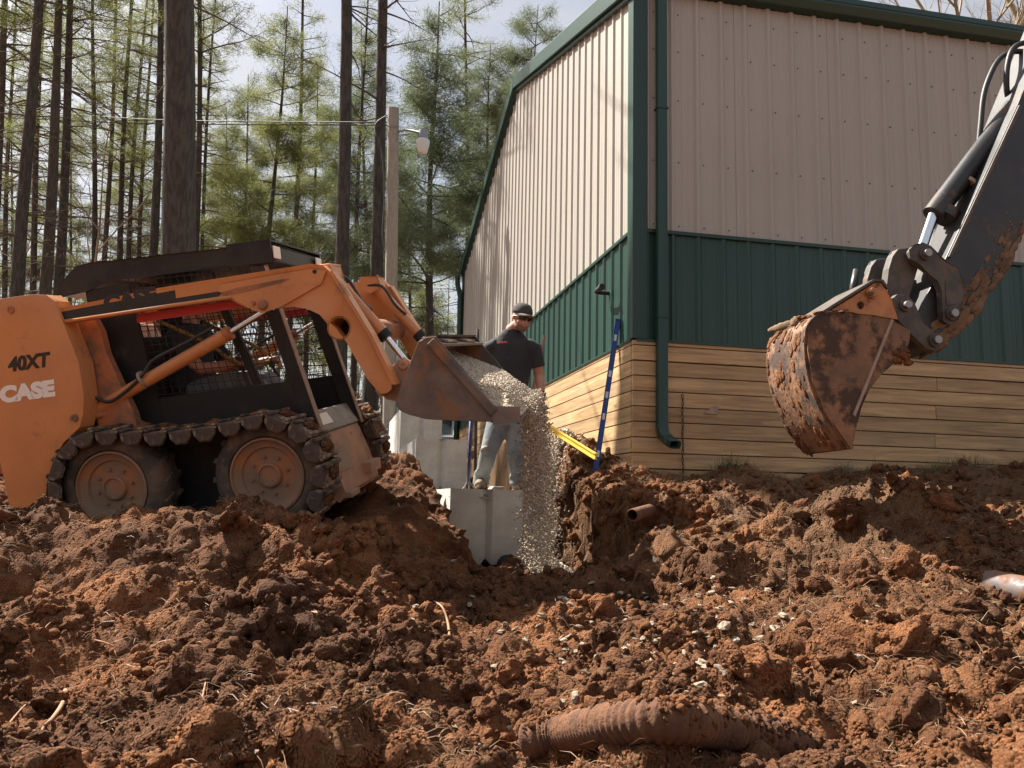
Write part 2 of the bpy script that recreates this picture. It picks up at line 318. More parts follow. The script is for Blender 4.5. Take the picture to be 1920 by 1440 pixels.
def woodmat():
    m = bpy.data.materials.new('treated_pine_board'); m.use_nodes = True; t = m.node_tree; N = t.nodes; L = t.links; b = N['Principled BSDF']
    b.inputs['Roughness'].default_value = 0.62
    tc = N.new('ShaderNodeTexCoord'); oi = N.new('ShaderNodeObjectInfo')
    mul = N.new('ShaderNodeMath'); mul.operation = 'MULTIPLY'; mul.inputs[1].default_value = 37.0; L.new(oi.outputs['Random'], mul.inputs[0])
    cb = N.new('ShaderNodeCombineXYZ'); 
    for i in range(3): L.new(mul.outputs[0], cb.inputs[i])
    ad = N.new('ShaderNodeVectorMath'); ad.operation = 'ADD'; L.new(tc.outputs['Object'], ad.inputs[0]); L.new(cb.outputs[0], ad.inputs[1])
    mp = N.new('ShaderNodeMapping'); mp.inputs['Scale'].default_value = (0.55, 9, 9); L.new(ad.outputs[0], mp.inputs[0])
    n = N.new('ShaderNodeTexNoise'); n.inputs['Scale'].default_value = 2.6; n.inputs['Detail'].default_value = 9; n.inputs['Roughness'].default_value = 0.62; n.inputs['Distortion'].default_value = 0.8
    L.new(mp.outputs[0], n.inputs['Vector'])
    r = N.new('ShaderNodeValToRGB'); e = r.color_ramp.elements; e[0].position = 0.30; e[0].color = (0.27, 0.155, 0.068, 1); e[1].position = 0.68; e[1].color = (0.55, 0.365, 0.182, 1)
    L.new(n.outputs[0], r.inputs[0])
    # knots and grey weather stains
    n2 = N.new('ShaderNodeTexVoronoi'); n2.inputs['Scale'].default_value = 1.0; mp2 = N.new('ShaderNodeMapping'); mp2.inputs['Scale'].default_value = (1.3, 4.5, 4.5); L.new(ad.outputs[0], mp2.inputs[0]); L.new(mp2.outputs[0], n2.inputs['Vector'])
    k = N.new('ShaderNodeMapRange'); k.inputs['From Min'].default_value = 0.05; k.inputs['From Max'].default_value = 0.10; k.inputs['To Min'].default_value = 0.75; k.inputs['To Max'].default_value = 0; L.new(n2.outputs['Distance'], k.inputs[0])
    mx = N.new('ShaderNodeMix'); mx.data_type = 'RGBA'; mx.inputs['B'].default_value = (0.13, 0.07, 0.035, 1); L.new(k.outputs[0], mx.inputs['Factor']); L.new(r.outputs[0], mx.inputs['A'])
    n3 = N.new('ShaderNodeTexNoise'); n3.inputs['Scale'].default_value = 1.7; n3.inputs['Detail'].default_value = 5; L.new(ad.outputs[0], n3.inputs['Vector'])
    k3 = N.new('ShaderNodeMapRange'); k3.inputs['From Min'].default_value = 0.55; k3.inputs['From Max'].default_value = 0.8; k3.inputs['To Max'].default_value = 0.8; L.new(n3.outputs[0], k3.inputs[0])
    mx2 = N.new('ShaderNodeMix'); mx2.data_type = 'RGBA'; mx2.inputs['B'].default_value = (0.28, 0.22, 0.16, 1); L.new(k3.outputs[0], mx2.inputs['Factor']); L.new(mx.outputs['Result'], mx2.inputs['A'])
    hv = N.new('ShaderNodeHueSaturation'); mr = N.new('ShaderNodeMapRange'); mr.inputs['To Min'].default_value = 0.82; mr.inputs['To Max'].default_value = 1.14; L.new(oi.outputs['Random'], mr.inputs[0]); L.new(mr.outputs[0], hv.inputs['Value']); L.new(mx2.outputs['Result'], hv.inputs['Color'])
    L.new(hv.outputs[0], b.inputs['Base Color'])
    bp = N.new('ShaderNodeBump'); bp.inputs['Distance'].default_value = 0.002; L.new(n.outputs[0], bp.inputs['Height']); L.new(bp.outputs[0], b.inputs['Normal'])
    return m
M['board'] = woodmat()
def soilmat():
    m = bpy.data.materials.new('red_clay_soil'); m.use_nodes = True; t = m.node_tree; N = t.nodes; L = t.links; b = N['Principled BSDF']
    b.inputs['Roughness'].default_value = 0.95; b.inputs['Specular IOR Level'].default_value = 0.25
    tc = N.new('ShaderNodeTexCoord')
    def noise(s, d, ro=0.65):
        n = N.new('ShaderNodeTexNoise'); n.inputs['Scale'].default_value = s; n.inputs['Detail'].default_value = d; n.inputs['Roughness'].default_value = ro; L.new(tc.outputs['Object'], n.inputs['Vector']); return n
    n1 = noise(1.6, 8); r = N.new('ShaderNodeValToRGB'); e = r.color_ramp.elements
    e[0].position = 0.34; e[0].color = (0.105, 0.045, 0.022, 1); e[1].position = 0.62; e[1].color = (0.32, 0.130, 0.052, 1)
    x = e.new(0.50); x.color = (0.185, 0.078, 0.034, 1); L.new(n1.outputs[0], r.inputs[0])
    n2 = noise(18, 6); k = N.new('ShaderNodeMapRange'); k.inputs['From Min'].default_value = 0.52; k.inputs['From Max'].default_value = 0.70; k.inputs['To Max'].default_value = 0.6; L.new(n2.outputs[0], k.inputs[0])
    mx = N.new('ShaderNodeMix'); mx.data_type = 'RGBA'; mx.inputs['B'].default_value = (0.30, 0.165, 0.085, 1); L.new(k.outputs[0], mx.inputs['Factor']); L.new(r.outputs[0], mx.inputs['A'])
    # tan topsoil with litter towards the building side
    at_ = N.new('ShaderNodeAttribute'); at_.attribute_name = 'litter'
    mx2 = N.new('ShaderNodeMix'); mx2.data_type = 'RGBA'; mx2.inputs['B'].default_value = (0.215, 0.130, 0.072, 1)
    n4 = noise(4, 7); ml = N.new('ShaderNodeMath'); ml.operation = 'MULTIPLY'; L.new(at_.outputs['Fac'], ml.inputs[0]); L.new(n4.outputs[0], ml.inputs[1]); 
    ml2 = N.new('ShaderNodeMath'); ml2.operation = 'MULTIPLY'; ml2.inputs[1].default_value = 1.5; ml2.use_clamp = True; L.new(ml.outputs[0], ml2.inputs[0])
    L.new(ml2.outputs[0], mx2.inputs['Factor']); L.new(mx.outputs['Result'], mx2.inputs['A'])
    L.new(mx2.outputs['Result'], b.inputs['Base Color'])
    n3 = noise(55, 10, 0.78); bp = N.new('ShaderNodeBump'); bp.inputs['Distance'].default_value = 0.03; L.new(n3.outputs[0], bp.inputs['Height'])
    vo = N.new('ShaderNodeTexVoronoi'); vo.inputs['Scale'].default_value = 95; vo.inputs['Randomness'].default_value = 1; L.new(tc.outputs['Object'], vo.inputs['Vector']); bq = N.new('ShaderNodeBump'); bq.invert = True; bq.inputs['Distance'].default_value = 0.009; L.new(vo.outputs['Distance'], bq.inputs['Height']); L.new(bp.outputs[0], bq.inputs['Normal']); L.new(bq.outputs[0], b.inputs['Normal'])
    return m
M['soil'] = soilmat()

# ------------------------------------------------------------------ ground
CX, CY = 2.5585, 7.0              # near corner of the building
ctl = []
def C(px, py, d): v = at(px, py, d); ctl.append((v.x, v.y, v.z))
for px in (0, 480, 960, 1440, 1920): C(px, 1440, 2.15)
for px, py, d in ((0,1250,2.9),(480,1250,3.0),(960,1250,3.2),(1440,1250,3.15),(1920,1250,2.9),
    (0,1100,3.7),(250,1090,3.8),(480,1100,3.8),(720,1120,4.2),(960,1150,4.4),(1200,1130,4.5),(1440,1120,4.2),(1920,1120,3.7),
    (0,965,4.5),(120,950,4.6),(240,952,4.6),(340,975,4.6),(480,985,4.75),(600,985,4.9),(700,985,5.1),(790,1030,5.2),(960,1085,6.3),(1000,1085,6.4),(890,1095,5.6),(1060,1090,6.1),
    (770,885,6.7),(745,880,6.9),(835,915,6.5),(850,960,6.3),(868,1005,6.2),(885,1050,6.2),(820,960,5.9),(760,930,5.9),
    (720,885,8.5),(5,905,7.2),(0,870,9.0),
    (1200,905,6.85),(1170,945,6.55),(1200,965,6.2),(1120,1000,6.3),(1090,1050,6.2),(1150,1060,5.8),(1250,960,6.05),(1300,1000,5.6),(1290,950,6.3),(1400,985,5.6),(1450,1050,4.9),(1200,1085,5.2),
    (1400,918,6.6),(1500,905,6.9),(1600,902,7.1),(1600,952,6.0),(1480,955,6.0),(1750,945,6.2),(1900,905,6.9),(1850,935,6.0),
    (1500,985,4.9),(1650,948,4.75),(1570,952,4.85),(1740,958,4.6),(1500,972,4.9),(1850,995,4.3),(1450,1000,5.0),(1700,1050,4.15),(1550,1065,4.5),(1650,985,5.5),(1900,1010,4.6),(1900,1050,4.1)): C(px, py, d)
ctl += [(CX, 6.9, 0.27), (3.5, 6.9, 0.32), (4.5, 6.9, 0.36), (5.5, 6.9, 0.41), (7, 6.9, 0.5), (9, 6.9, 0.5), (12, 6, 0.5), (12, 3, 0.2), (8, 4, 0.2), (6, 2.5, -.35), (5, 1, -.6), (8, 1, -.4), (12, 0, -.3),
        (2.5, 7.3, 0.36), (2.45, 7.7, 0.46), (2.45, 8.2, .56), (2.4, 9, 0.72), (2.4, 10, 0.8), (2.4, 12, 0.9), (2.4, 16, 1.0),
        (2.25, 7.05, .26), (2.2, 7.6, 0.44), (2.18, 8.2, .55), (2.15, 9, .70), (2.1, 10, .78)]
ctl += [(x, y, -0.337+.156*(x+.755)+.1523*(y-5.81)-.01) for x, y in ((-.755, 5.81), (.09, 5.52), (-.386, 6.93), (.46, 6.63), (-1.79, 6.17), (-1.4, 7.3), (-.2, 6.2), (-1.1, 6.5), (.35, 5.9), (-.9, 5.6))]
ctl += [(-3, 6.5, -.35), (-3, 9, 0.15), (-6, 6, -.4), (-6, 10, 0.2), (-1, 9, 0.25), (.6, 8.5, 0.25), (.6, 11, 0.35), (.6, 14, 0.45), (-4, 14, .4), (-10, 14, .4), (-10, 5, -.5), (-6, 2.5, -.6), (-3, 1.2, -.75), (0, .8, -.8), (3, .6, -.75), (0, -3, -1.3), (5, -3, -1.1), (-6, -3, -1.3), (-14, -2, -1.2), (14, -3, -.9), (0, 20, .6), (-12, 22, .6), (10, 22, .9), (18, 10, .6)]
ctl = np.array(ctl)
def axis(lo, hi, f0, f1, step, grow=1.09, far=400):
    a = list(np.arange(f0, f1+1e-6, step)); s = step; v = f1
    while v < hi: s = min(s*grow, 14); v += s; a.append(v)
    s = step; v = f0; pre = []
    while v > lo: s = min(s*grow, 14); v -= s; pre.append(v)
    return np.array(pre[::-1]+a)
gx = axis(-300, 300, -3.3, 4.9, 0.0155); gy = axis(-60, 420, 1.75, 8.3, 0.0155, 1.06)
X, Y = np.meshgrid(gx, gy)
def smooth(a, lo, hi): t = np.clip((a-lo)/(hi-lo), 0, 1); return t*t*(3-2*t)
def base_height(X, Y):
    sh = X.shape; x = X.ravel(); y = Y.ravel(); out = np.empty_like(x)
    for i in range(0, len(x), 40000):
        d2 = (x[i:i+40000, None]-ctl[None, :, 0])**2+(y[i:i+40000, None]-ctl[None, :, 1])**2
        wgt = 1/(d2+0.012)**1.75; out[i:i+40000] = (wgt*ctl[None, :, 2]).sum(1)/wgt.sum(1)
    z = out.reshape(sh)
    far = smooth(np.hypot(X, Y-5), 16, 40); z = z*(1-far)+far*(0.75+0.5*(fbm(X*.03, Y*.03, 5)-.5))
    return z
def trench(X, Y, z):
    wob = 0.16*(fbm(X*1.3+3, Y*2.2, 31)-.5)+.12*(fbm(X*6, Y*6, 32)-.5)
    edge = 2.04+wob+0.10*smooth(Y, 6.9, 8)+np.clip(6.95-Y, 0, 1.2)*.42
    m = (1-smooth(X, edge-.04, edge+.10+.5*np.clip(6.4-Y, 0, 1)))*smooth(X, 0.82+.10*np.clip(6.9-Y, 0, 1), 0.94+.22*np.clip(6.9-Y, 0, 1))*smooth(Y, 5.45+wob, 6.25+wob)*(1-smooth(Y, 16, 17))
    tz = -.60+.05*fbm(X*5, Y*5, 33)
    return np.where(z > tz, z*(1-m)+tz*m, z)
def ground_z(X, Y, detail=True):
    X = np.asarray(X, float); Y = np.asarray(Y, float)
    z = trench(X, Y, base_height(X, Y))
    z = z-.13*np.exp(-(((X-1.45)/.7)**2+((Y-5.5)/1.0)**2))
    if not detail: return z
    dug = (1-smooth(np.hypot(X-.6, (Y-4.6)*1.1), 6.0, 9.0))
    calm = 1-0.75*smooth(Y, 6.55, 6.95)*smooth(X, 2.3, 2.7)                    # strip along the wall
    under = np.exp(-(((X+.35)/1.05)**4+((Y-6.2)/.75)**4))                       # packed under the machine
    pit = smooth(X, 1.0, 1.15)*(1-smooth(X, 2.0, 2.3))*smooth(Y, 5.6, 6.1); A = dug*calm*(1-.75*under)*(1-.6*pit)
    wx = X+.16*(fbm(X*3.5, Y*3.5, 41, 5, .6)-.5); wy = Y+.16*(fbm(X*3.5, Y*3.5, 42, 5, .6)-.5)
    big = (fbm(wx*1.5, wy*1.5, 1, 3)-.5)*.26
    def blobs(f, sd, r=.95):
        x = wx*f; y = wy*f; ix = np.floor(x).astype(np.int64); iy = np.floor(y).astype(np.int64); zz = np.zeros_like(ix); best = np.zeros(x.shape)
        for dx in (-1, 0, 1):
            for dy in (-1, 0, 1):
                jx = ix+dx; jy = iy+dy; d2 = (jx+_hash(jx, jy, zz, sd)-x)**2+(jy+_hash(jx, jy, zz+1, sd)-y)**2
                hgt = _hash(jx, jy, zz+2, sd); rr = r*(.45+.55*_hash(jx, jy, zz+3, sd))
                best = np.maximum(best, hgt*np.sqrt(np.clip(1-d2/rr**2, 0, 1)))
        return best
    rough = 0.55+.8*fbm(X*1.1, Y*1.1, 21, 2)
    d = big+rough*(0.150*blobs(2.6, 11)+0.085*blobs(6.5, 12)+0.050*blobs(15, 13)+0.026*blobs(33, 14))+.070*(fbm(X*9, Y*9, 3, 5, .6)-.5)-.140
    return z+A*d+(1-A)*.03*(fbm(X*5, Y*5, 8, 4)-.5)*(1-dug*.5)
Z = ground_z(X, Y)
ny, nx = X.shape
# push the steep faces about sideways as well, so that the cut looks torn rather than combed
gzx = np.gradient(Z, axis=1)/np.maximum(np.gradient(X, axis=1), 1e-4); gzy = np.gradient(Z, axis=0)/np.maximum(np.gradient(Y, axis=0), 1e-4)
st = np.clip(np.hypot(gzx, gzy)-.8, 0, 2)/2*((X > -3.3) & (X < 4.9) & (Y > 1.75) & (Y < 8))
ofs = (fbm(X*9+Z*9, Z*11+Y*9, 51, 4)-.5)*.20*st; nrm = np.hypot(gzx, gzy)+1e-6
Xd = X-ofs*gzx/nrm; Yd = Y-ofs*gzy/nrm
idx = np.arange(nx*ny).reshape(ny, nx)
quads = np.stack([idx[:-1, :-1], idx[:-1, 1:], idx[1:, 1:], idx[1:, :-1]], -1).reshape(-1, 4)
ground = nobj('ground', np.stack([Xd, Yd, Z], -1).reshape(-1, 3), quads, M['soil'], smooth=True, k=4)
lit = smooth(X+0.35*(Y-4), 1.6, 3.4)*.75+smooth(Y, 8, 14)*.8
at_l = ground.data.attributes.new('litter', 'FLOAT', 'POINT'); at_l.data.foreach_set('value', np.clip(lit, 0, 1).astype(np.float32).ravel())
tag(ground, 'churned red clay ground with clods and a trench', kind='structure')
from bisect import bisect
def gz(x, y):
    i = min(max(bisect(gx, x)-1, 0), nx-2); j = min(max(bisect(gy, y)-1, 0), ny-2)
    return float(Z[j:j+2, i:i+2].mean())

# ------------------------------------------------------------------ metal building
bld = empty('metal_building', (CX, CY, 0)); tag(bld, 'tan and green ribbed metal building with timber skirt and green trim', 'building')
EAVE, RIDGE, LEN, WID = 4.77, 6.42, 9.6, 10.4       # heights above eye level, length along the right wall, gable width
Z0, ZW, ZG = 0.17, 1.43, 2.44
def gable_top(v): return EAVE+0.0+(RIDGE-EAVE)*(1-abs(v-WID/2)/(WID/2))
RIB = 0.245
def rib_profile(u0, u1):
    pts = []; k = math.floor(u0/RIB)-1
    while k*RIB < u1+RIB:
        c = k*RIB+0.11
        for du, h in ((-.034, 0), (-.014, .020), (.014, .020), (.034, 0), (.088, 0), (.096, .0035), (.108, .0035), (.116, 0), (.150, 0), (.158, .0035), (.170, .0035), (.178, 0)):
            pts.append((c+du, h))
        k += 1
    pts = [p for p in pts if u0 <= p[0] <= u1]
    return [(u0, 0.0)]+pts+[(u1, 0.0)]
def wall_panel(wall, u0, u1, zb, zt, m, name):
    prof = rib_profile(u0, u1); V = []; F = []
    for u, h in prof:
        top = zt(u) if callable(zt) else zt
        for z in (zb, top):
            V.append((u, -h-.003, z) if wall == 'R' else (-h-.003, u, z))
    n0 = len(V)
    for u in (u0, u1):
        top = zt(u) if callable(zt) else zt
        for z in (zb, top): V.append((u, .02, z) if wall == 'R' else (.02, u, z))
    for i in range(len(prof)-1): F.append((2*i, 2*i+2, 2*i+3, 2*i+1))
    F.append((n0, n0+1, n0+3, n0+2))
    return mobj(name, V, F, m, bld)
PW = RIB*4
k = 0
while k*PW < LEN:
    a, b = k*PW+.003, min((k+1)*PW, LEN)-.0
    wall_panel('R', a, b, ZG, EAVE+.02, M['tan'], 'tan_wall_panel'); wall_panel('R', a, b, ZW, ZG-.02, M['green'], 'green_wall_panel'); k += 1
k = 0
while k*PW < WID:
    a, b = k*PW+.003, min((k+1)*PW, WID)
    # split at the ridge so that the top follows both slopes
    wall_panel('L', a, b, ZG, lambda u: gable_top(u)-.03, M['tan'], 'tan_wall_panel'); wall_panel('L', a, b, ZW, ZG-.02, M['green'], 'green_wall_panel'); k += 1
# core behind the cladding
bm = bmesh.new(); slab(bm, [(0.03, Z0+.1), (WID-.03, Z0+.1), (WID-.03, EAVE-.05), (WID/2, RIDGE-.08), (0.03, EAVE-.05)], .03, LEN-.02, plane='yz'); obj('wall_core', bm, M['trim'], bld)
bm = bmesh.new(); box(bm, 0.10, LEN, -.034, -.001, ZG-.030, ZG+.004); obj('base_flashing', bm, M['trim'], bld, bevel=.003)
bm = bmesh.new(); box(bm, -.034, -.001, 0.10, WID, ZG-.030, ZG+.004); obj('base_flashing', bm, M['trim'], bld, bevel=.003)
bm = bmesh.new(); box(bm, 0.0, LEN, -.048, -.002, ZW-.020, ZW+.004); obj('drip_flashing', bm, M['trim'], bld, bevel=.003)
bm = bmesh.new(); box(bm, -.05, -.002, 0.0, WID, ZW-.020, ZW+.004); obj('drip_flashing', bm, M['trim'], bld, bevel=.003)
def corner_trim(v, sy):
    bm = bmesh.new(); box(bm, -.038, .105, v-sy*.038, v-sy*.004, ZW+.006, EAVE) ; box(bm, -.038, -.004, min(v-sy*.004, v+sy*.10), max(v-sy*.004, v+sy*.10), ZW+.006, EAVE)
    obj('corner_trim', bm, M['trim'], bld, bevel=.004)
corner_trim(0, 1); corner_trim(WID, -1)
# eave gutter on the right wall
bm = bmesh.new(); slab(bm, [(-.005, EAVE-.03), (-.10, EAVE-.02), (-.135, EAVE+.05), (-.135, EAVE+.135), (-.12, EAVE+.135), (-.115, EAVE+.06), (-.02, EAVE+.06), (-.005, EAVE+.14)], -.10, LEN+.1, plane='yz')
obj('eave_gutter', bm, M['trim'], bld, bevel=.004)
# rake trim along both gable slopes and the roof sheets
for s in (0, 1):
    a = (0-.0, EAVE+.03) if s == 0 else (WID/2, RIDGE+.0); b = (WID/2, RIDGE) if s == 0 else (WID, EAVE+.03)
    bm = bmesh.new()
    slab(bm, [(a[0], a[1]-.10), (b[0], b[1]-.10), (b[0], b[1]+.10), (a[0], a[1]+.10)], -.10, -.004, plane='yz'); obj('rake_trim', bm, M['trim'], bld, bevel=.006)
    bm = bmesh.new(); slab(bm, [(a[0], a[1]-.145), (b[0], b[1]-.145), (b[0], b[1]-.108), (a[0], a[1]-.108)], -.060, -.004, plane='yz'); obj('rake_flashing', bm, M['trim'], bld)
    e = -.14 if s == 0 else .12
    bm = bmesh.new(); slope = (RIDGE-EAVE)/(WID/2)
    if s == 0: slab(bm, [(a[0]-.14, a[1]+.09-.14*slope), (b[0], b[1]+.104), (b[0], b[1]+.135), (a[0]-.14, a[1]+.12-.14*slope)], -.06, LEN+.06, plane='yz')
    else: slab(bm, [(a[0], a[1]+.104), (b[0]+.14, b[1]+.09-.14*slope), (b[0]+.14, b[1]+.12-.14*slope), (a[0], a[1]+.135)], -.06, LEN+.06, plane='yz')
    obj('roof_sheet', bm, M['trim'], bld)
# screws along the girts of the right wall
bm = bmesh.new()
for z in (4.55, 4.18, 3.70, 3.10, 2.50):
    kk = 0
    while kk*RIB+.06 < LEN-.1:
        u = kk*RIB+.06+.11; lathe(bm, [(0, .010), (.006, .009), (.006, .0)], (u, -.003, z), (0, -1, 0), n=6); kk += 1
tag(obj('screws', bm, M['screw'], bld), kind='stuff')
# timber skirt boards, each its own piece
BH = 0.1343
rows = [(0.307+BH*i, 0.307+BH*(i+1)) for i in range(8)]+[(0.307+8*BH, ZW-.004)]
rows = [(Z0, 0.303)]+rows
for i, (a, b) in enumerate(rows):
    jr = [0.0]+([2.90+.012*i] if i in (3, 5, 7) else [1.2+4.6] if i % 2 else [7.1])+[LEN]
    for u0, u1 in zip(jr, jr[1:]):
        bm = bmesh.new(); dz = rnd.uniform(0, .004); g = .011 if i == 7 else .0065
        box(bm, u0+.003+(0 if u0 else -.034), u1-.003, -.037-rnd.uniform(0, .004), 0.0, a+.0015, b-g); obj('skirt_board', bm, M['board'], bld, bevel=.003)
    for v0, v1 in ((0.0, 2.85), (2.85, 7.0), (7.0, WID)):
        bm = bmesh.new(); vv = box(bm, v0+.003, v1-.003, -.0, 0.034+rnd.uniform(0, .004), a+.0015, b-.007)
        o = obj('skirt_board', bm, M['board'], bld, bevel=.003); o.rotation_euler = (0, 0, rad(90)); 
bm = bmesh.new(); box(bm, .01, LEN, .004, .03, Z0+.02, ZW-.03); box(bm, .004, .03, .04, WID, Z0+.02, ZW-.03); obj('skirt_backing', bm, M['screw'], bld)
# scrap wedge nailed on a board
bm = bmesh.new(); slab(bm, [(.62, .80), (.75, .80), (.765, .865), (.72, .873)], -.052, -.0425); obj('wood_scrap', bm, M['tanmetal'], bld)
# downspouts
def downspout(name, u, face, ztop, zbot, kick, par):
    bm = bmesh.new(); w2, dp = .050, .075
    sec = lambda z, off, tilt=0: None
    path = [(0, ztop), (0, zbot+.16), (0.02, zbot+.09), (0.09, zbot+.035), (0.16, zbot+.0)]
    rings = []
    for i, (o, z) in enumerate(path):
        d = (path[min(i+1, len(path)-1)][0]-path[max(i-1, 0)][0], path[min(i+1, len(path)-1)][1]-path[max(i-1, 0)][1]); L = math.hypot(*d); nx_, nz_ = -d[1]/L, d[0]/L
        ring = []
        for q in range(16):           # ribbed oblong section
            ang = 2*math.pi*q/16; cxs = math.copysign(abs(math.cos(ang))**.35, math.cos(ang)); sns = math.copysign(abs(math.sin(ang))**.35, math.sin(ang))
            r_ = 1.0-(.07 if q % 2 else 0); a_ = cxs*w2*r_; b_ = sns*dp/2*r_
            ring.append(bm.verts.new((u+a_+kick*o, -.052-dp/2-.0-(o+b_*nx_), z+b_*nz_)))
        rings.append(ring)
    for A, B in zip(rings, rings[1:]):
        for q in range(16): bm.faces.new((A[q], A[(q+1) % 16], B[(q+1) % 16], B[q]))
    bm.faces.new(rings[0])
    sol = obj(name, bm, M['trim'], par, autosm=50); md = sol.modifiers.new('t', 'SOLIDIFY'); md.thickness = .003
    bm = bmesh.new(); box(bm, u-w2-.004, u+w2+.004, -.052-dp-.004, -.04, 3.55, 3.565); obj('downspout_strap', bm, M['trim'], sol)
    bm = bmesh.new(); box(bm, u-w2-.004, u+w2+.004, -.052-dp-.004, -.04, 1.62, 1.635); obj('downspout_strap', bm, M['trim'], sol)
    return sol
downspout('downspout', 0.215, 'R', EAVE+.0, 0.50, .35, bld)
# far downspout at the back corner of the gable
bm = bmesh.new(); tube(bm, smooth_path([(-.12, WID+.12, EAVE-.05), (-.12, WID+.10, EAVE-.25), (-.09, WID-.10, EAVE-.55), (-.09, WID-.14, EAVE-.8), (-.09, WID-.14, .9)], 4), .055, 8); obj('downspout', bm, M['trim'], bld, smooth=True)
bm = bmesh.new(); tube(bm, smooth_path([(.02, .72, 2.02), (-.10, .72, 2.02), (-.135, .70, 2.02), (-.15, .60, 2.02), (-.15, .50, 2.015)], 4), .021, 12)
lathe(bm, [(.0, 0), (.030, 0), (.030, .05), (.0, .05)], (-.15, .53, 2.016), (0, -1, 0), 14); obj('vent_pipe', bm, M['pipeblack'], bld, smooth=False, autosm=40)
# chain hanging on the skirt
ch = empty('chain', (CX+.415, CY-.055, .95)); tag(ch, 'rusty chain hanging from a nail on the timber skirt', 'chain')
bm = bmesh.new(); cyl(bm, (0, .05, .0), (0, -.02, .012), .004, 8); obj('nail', bm, M['steel'], ch)
bml = bmesh.new(); ring = [(0, 0, -.0)]
pts = [(0.009*math.cos(t)*1.0, 0, 0.0195*math.sin(t)) for t in np.linspace(0, 2*math.pi, 13)[:-1]]
rr = []
for i, p in enumerate(pts):
    a = Vector(pts[i-1]); c = Vector(pts[(i+1) % 12]); d = (c-a).normalized(); n = d.cross(Vector((0, 1, 0))); pv = Vector(p)
    rr.append([bml.verts.new(pv+(n*math.cos(q*math.pi/3)+Vector((0, 1, 0))*math.sin(q*math.pi/3))*.0036) for q in range(6)])
for i in range(12):
    for q in range(6): bml.faces.new((rr[i][q], rr[i][(q+1) % 6], rr[(i+1) % 12][(q+1) % 6], rr[(i+1) % 12][q]))
l0 = obj('link', bml, M['chainrust'], ch, smooth=True); l0.location = (0, -.012, -.012)
for i in range(1, 23):
    o = l0.copy(); COL.objects.link(o); o.parent = ch; o.location = (.003*math.sin(i), -.012, -.012-i*.0305); o.rotation_euler = (0, 0, rad(90) if i % 2 else rad(8)); 

# ------------------------------------------------------------------ retaining wall of cast concrete blocks
def block(x0, y0, z0, L=1.21, label='', rough=False):
    o = empty('concrete_block', (x0+.305, y0, z0)); bm = bmesh.new(); W2, H = .303, .605
    # end face with a V groove, chamfered edges
    prof = [(-W2, 0), (-.045, 0), (0, .05), (.045, 0), (W2, 0), (W2, H), (-W2, H)]
    n = len(prof); ya = []; yb = []
    for (x, z) in prof: ya.append((x, 0, z)); yb.append((x, L, z))
    v = [bm.verts.new(p) for p in ya]+[bm.verts.new(p) for p in yb]
    for i in range(n): bm.faces.new((v[i], v[(i+1) % n], v[n+(i+1) % n], v[n+i]))
    # front end is folded in along a vertical groove
    g0 = bm.verts.new((.0, .035, .05)); g1 = bm.verts.new((0, .035, H)); tl = bm.verts.new((-.05, 0, H)); tr = bm.verts.new((.05, 0, H))
    bm.faces.new((v[0], v[1], tl, v[6])); bm.faces.new((v[1], v[2], g0)) ; bm.faces.new((v[1], g0, g1, tl)); bm.faces.new((v[2], v[3], g0)); bm.faces.new((v[3], tr, g1, g0)); bm.faces.new((v[3], v[4], v[5], tr))
    bm.faces.new([v[n+i] for i in range(n)]); bm.faces.new((v[6], tl, g1, tr, v[5]))
    obj('block_body', bm, M['concrete'], o, bevel=.012); return tag(o, label, 'concrete block', 'stacked retaining wall blocks')
XB = 0.955
ORD = ('first', 'second', 'third', 'fourth', 'fifth', 'sixth', 'seventh', 'eighth', 'ninth', 'tenth', 'eleventh', 'twelfth', 'thirteenth', 'fourteenth', 'fifteenth', 'sixteenth')
for i in range(8):
    block(XB, 6.92+1.222*i, -.512, label='end concrete block that the worker stands on beside the falling gravel' if i == 0 else 'bottom course concrete block, %s counting from the block under the worker' % ORD[i])
for i in range(5): block(XB, 9.97+1.222*i, .098, label='concrete block starting the second course behind the worker' if i == 0 else 'second course concrete block, %s from the stepped end behind the worker' % ORD[i])
for i in range(3): block(XB, 12.42+1.222*i, .708, label='concrete block starting the top course of the retaining wall' if i == 0 else 'top course concrete block, %s from the stepped end' % ORD[i])
# drain pipe at the foot of the end block
def hollow_pipe(name, a, b, r, m, parent=None, corr=0, n=20):
    a = Vector(a); b = Vector(b); d = (b-a); L = d.length; d.normalize(); prof = []
    k = max(2, int(L/.012)) if corr else 2
    for i in range(k+1):
        t = i/k*L; prof.append((r+(corr if i % 2 else 0), t))
    prof = [(r*.86, .0)]+prof+[(r*.86, L), (r*.86, 0.001)]
    bm = bmesh.new(); lathe(bm, prof, a, d, n); return obj(name, bm, m, parent, smooth=False, autosm=50)
pp = at(968, 1068, 6.55)
tag(hollow_pipe('drain_pipe', pp, pp+Vector((.02, .9, .0)), .085, M['pipeblack'], corr=.005), 'black drain pipe mouth at the foot of the end block', 'drain pipe')
pp = at(1192, 966, 6.15); tag(hollow_pipe('pipe_stub', pp+Vector((-.05, -.06, 0)), pp+Vector((.25, .35, .04)), .043, M['pipemud'], corr=.003), 'short muddy pipe stub poking from the cut bank', 'pipe')

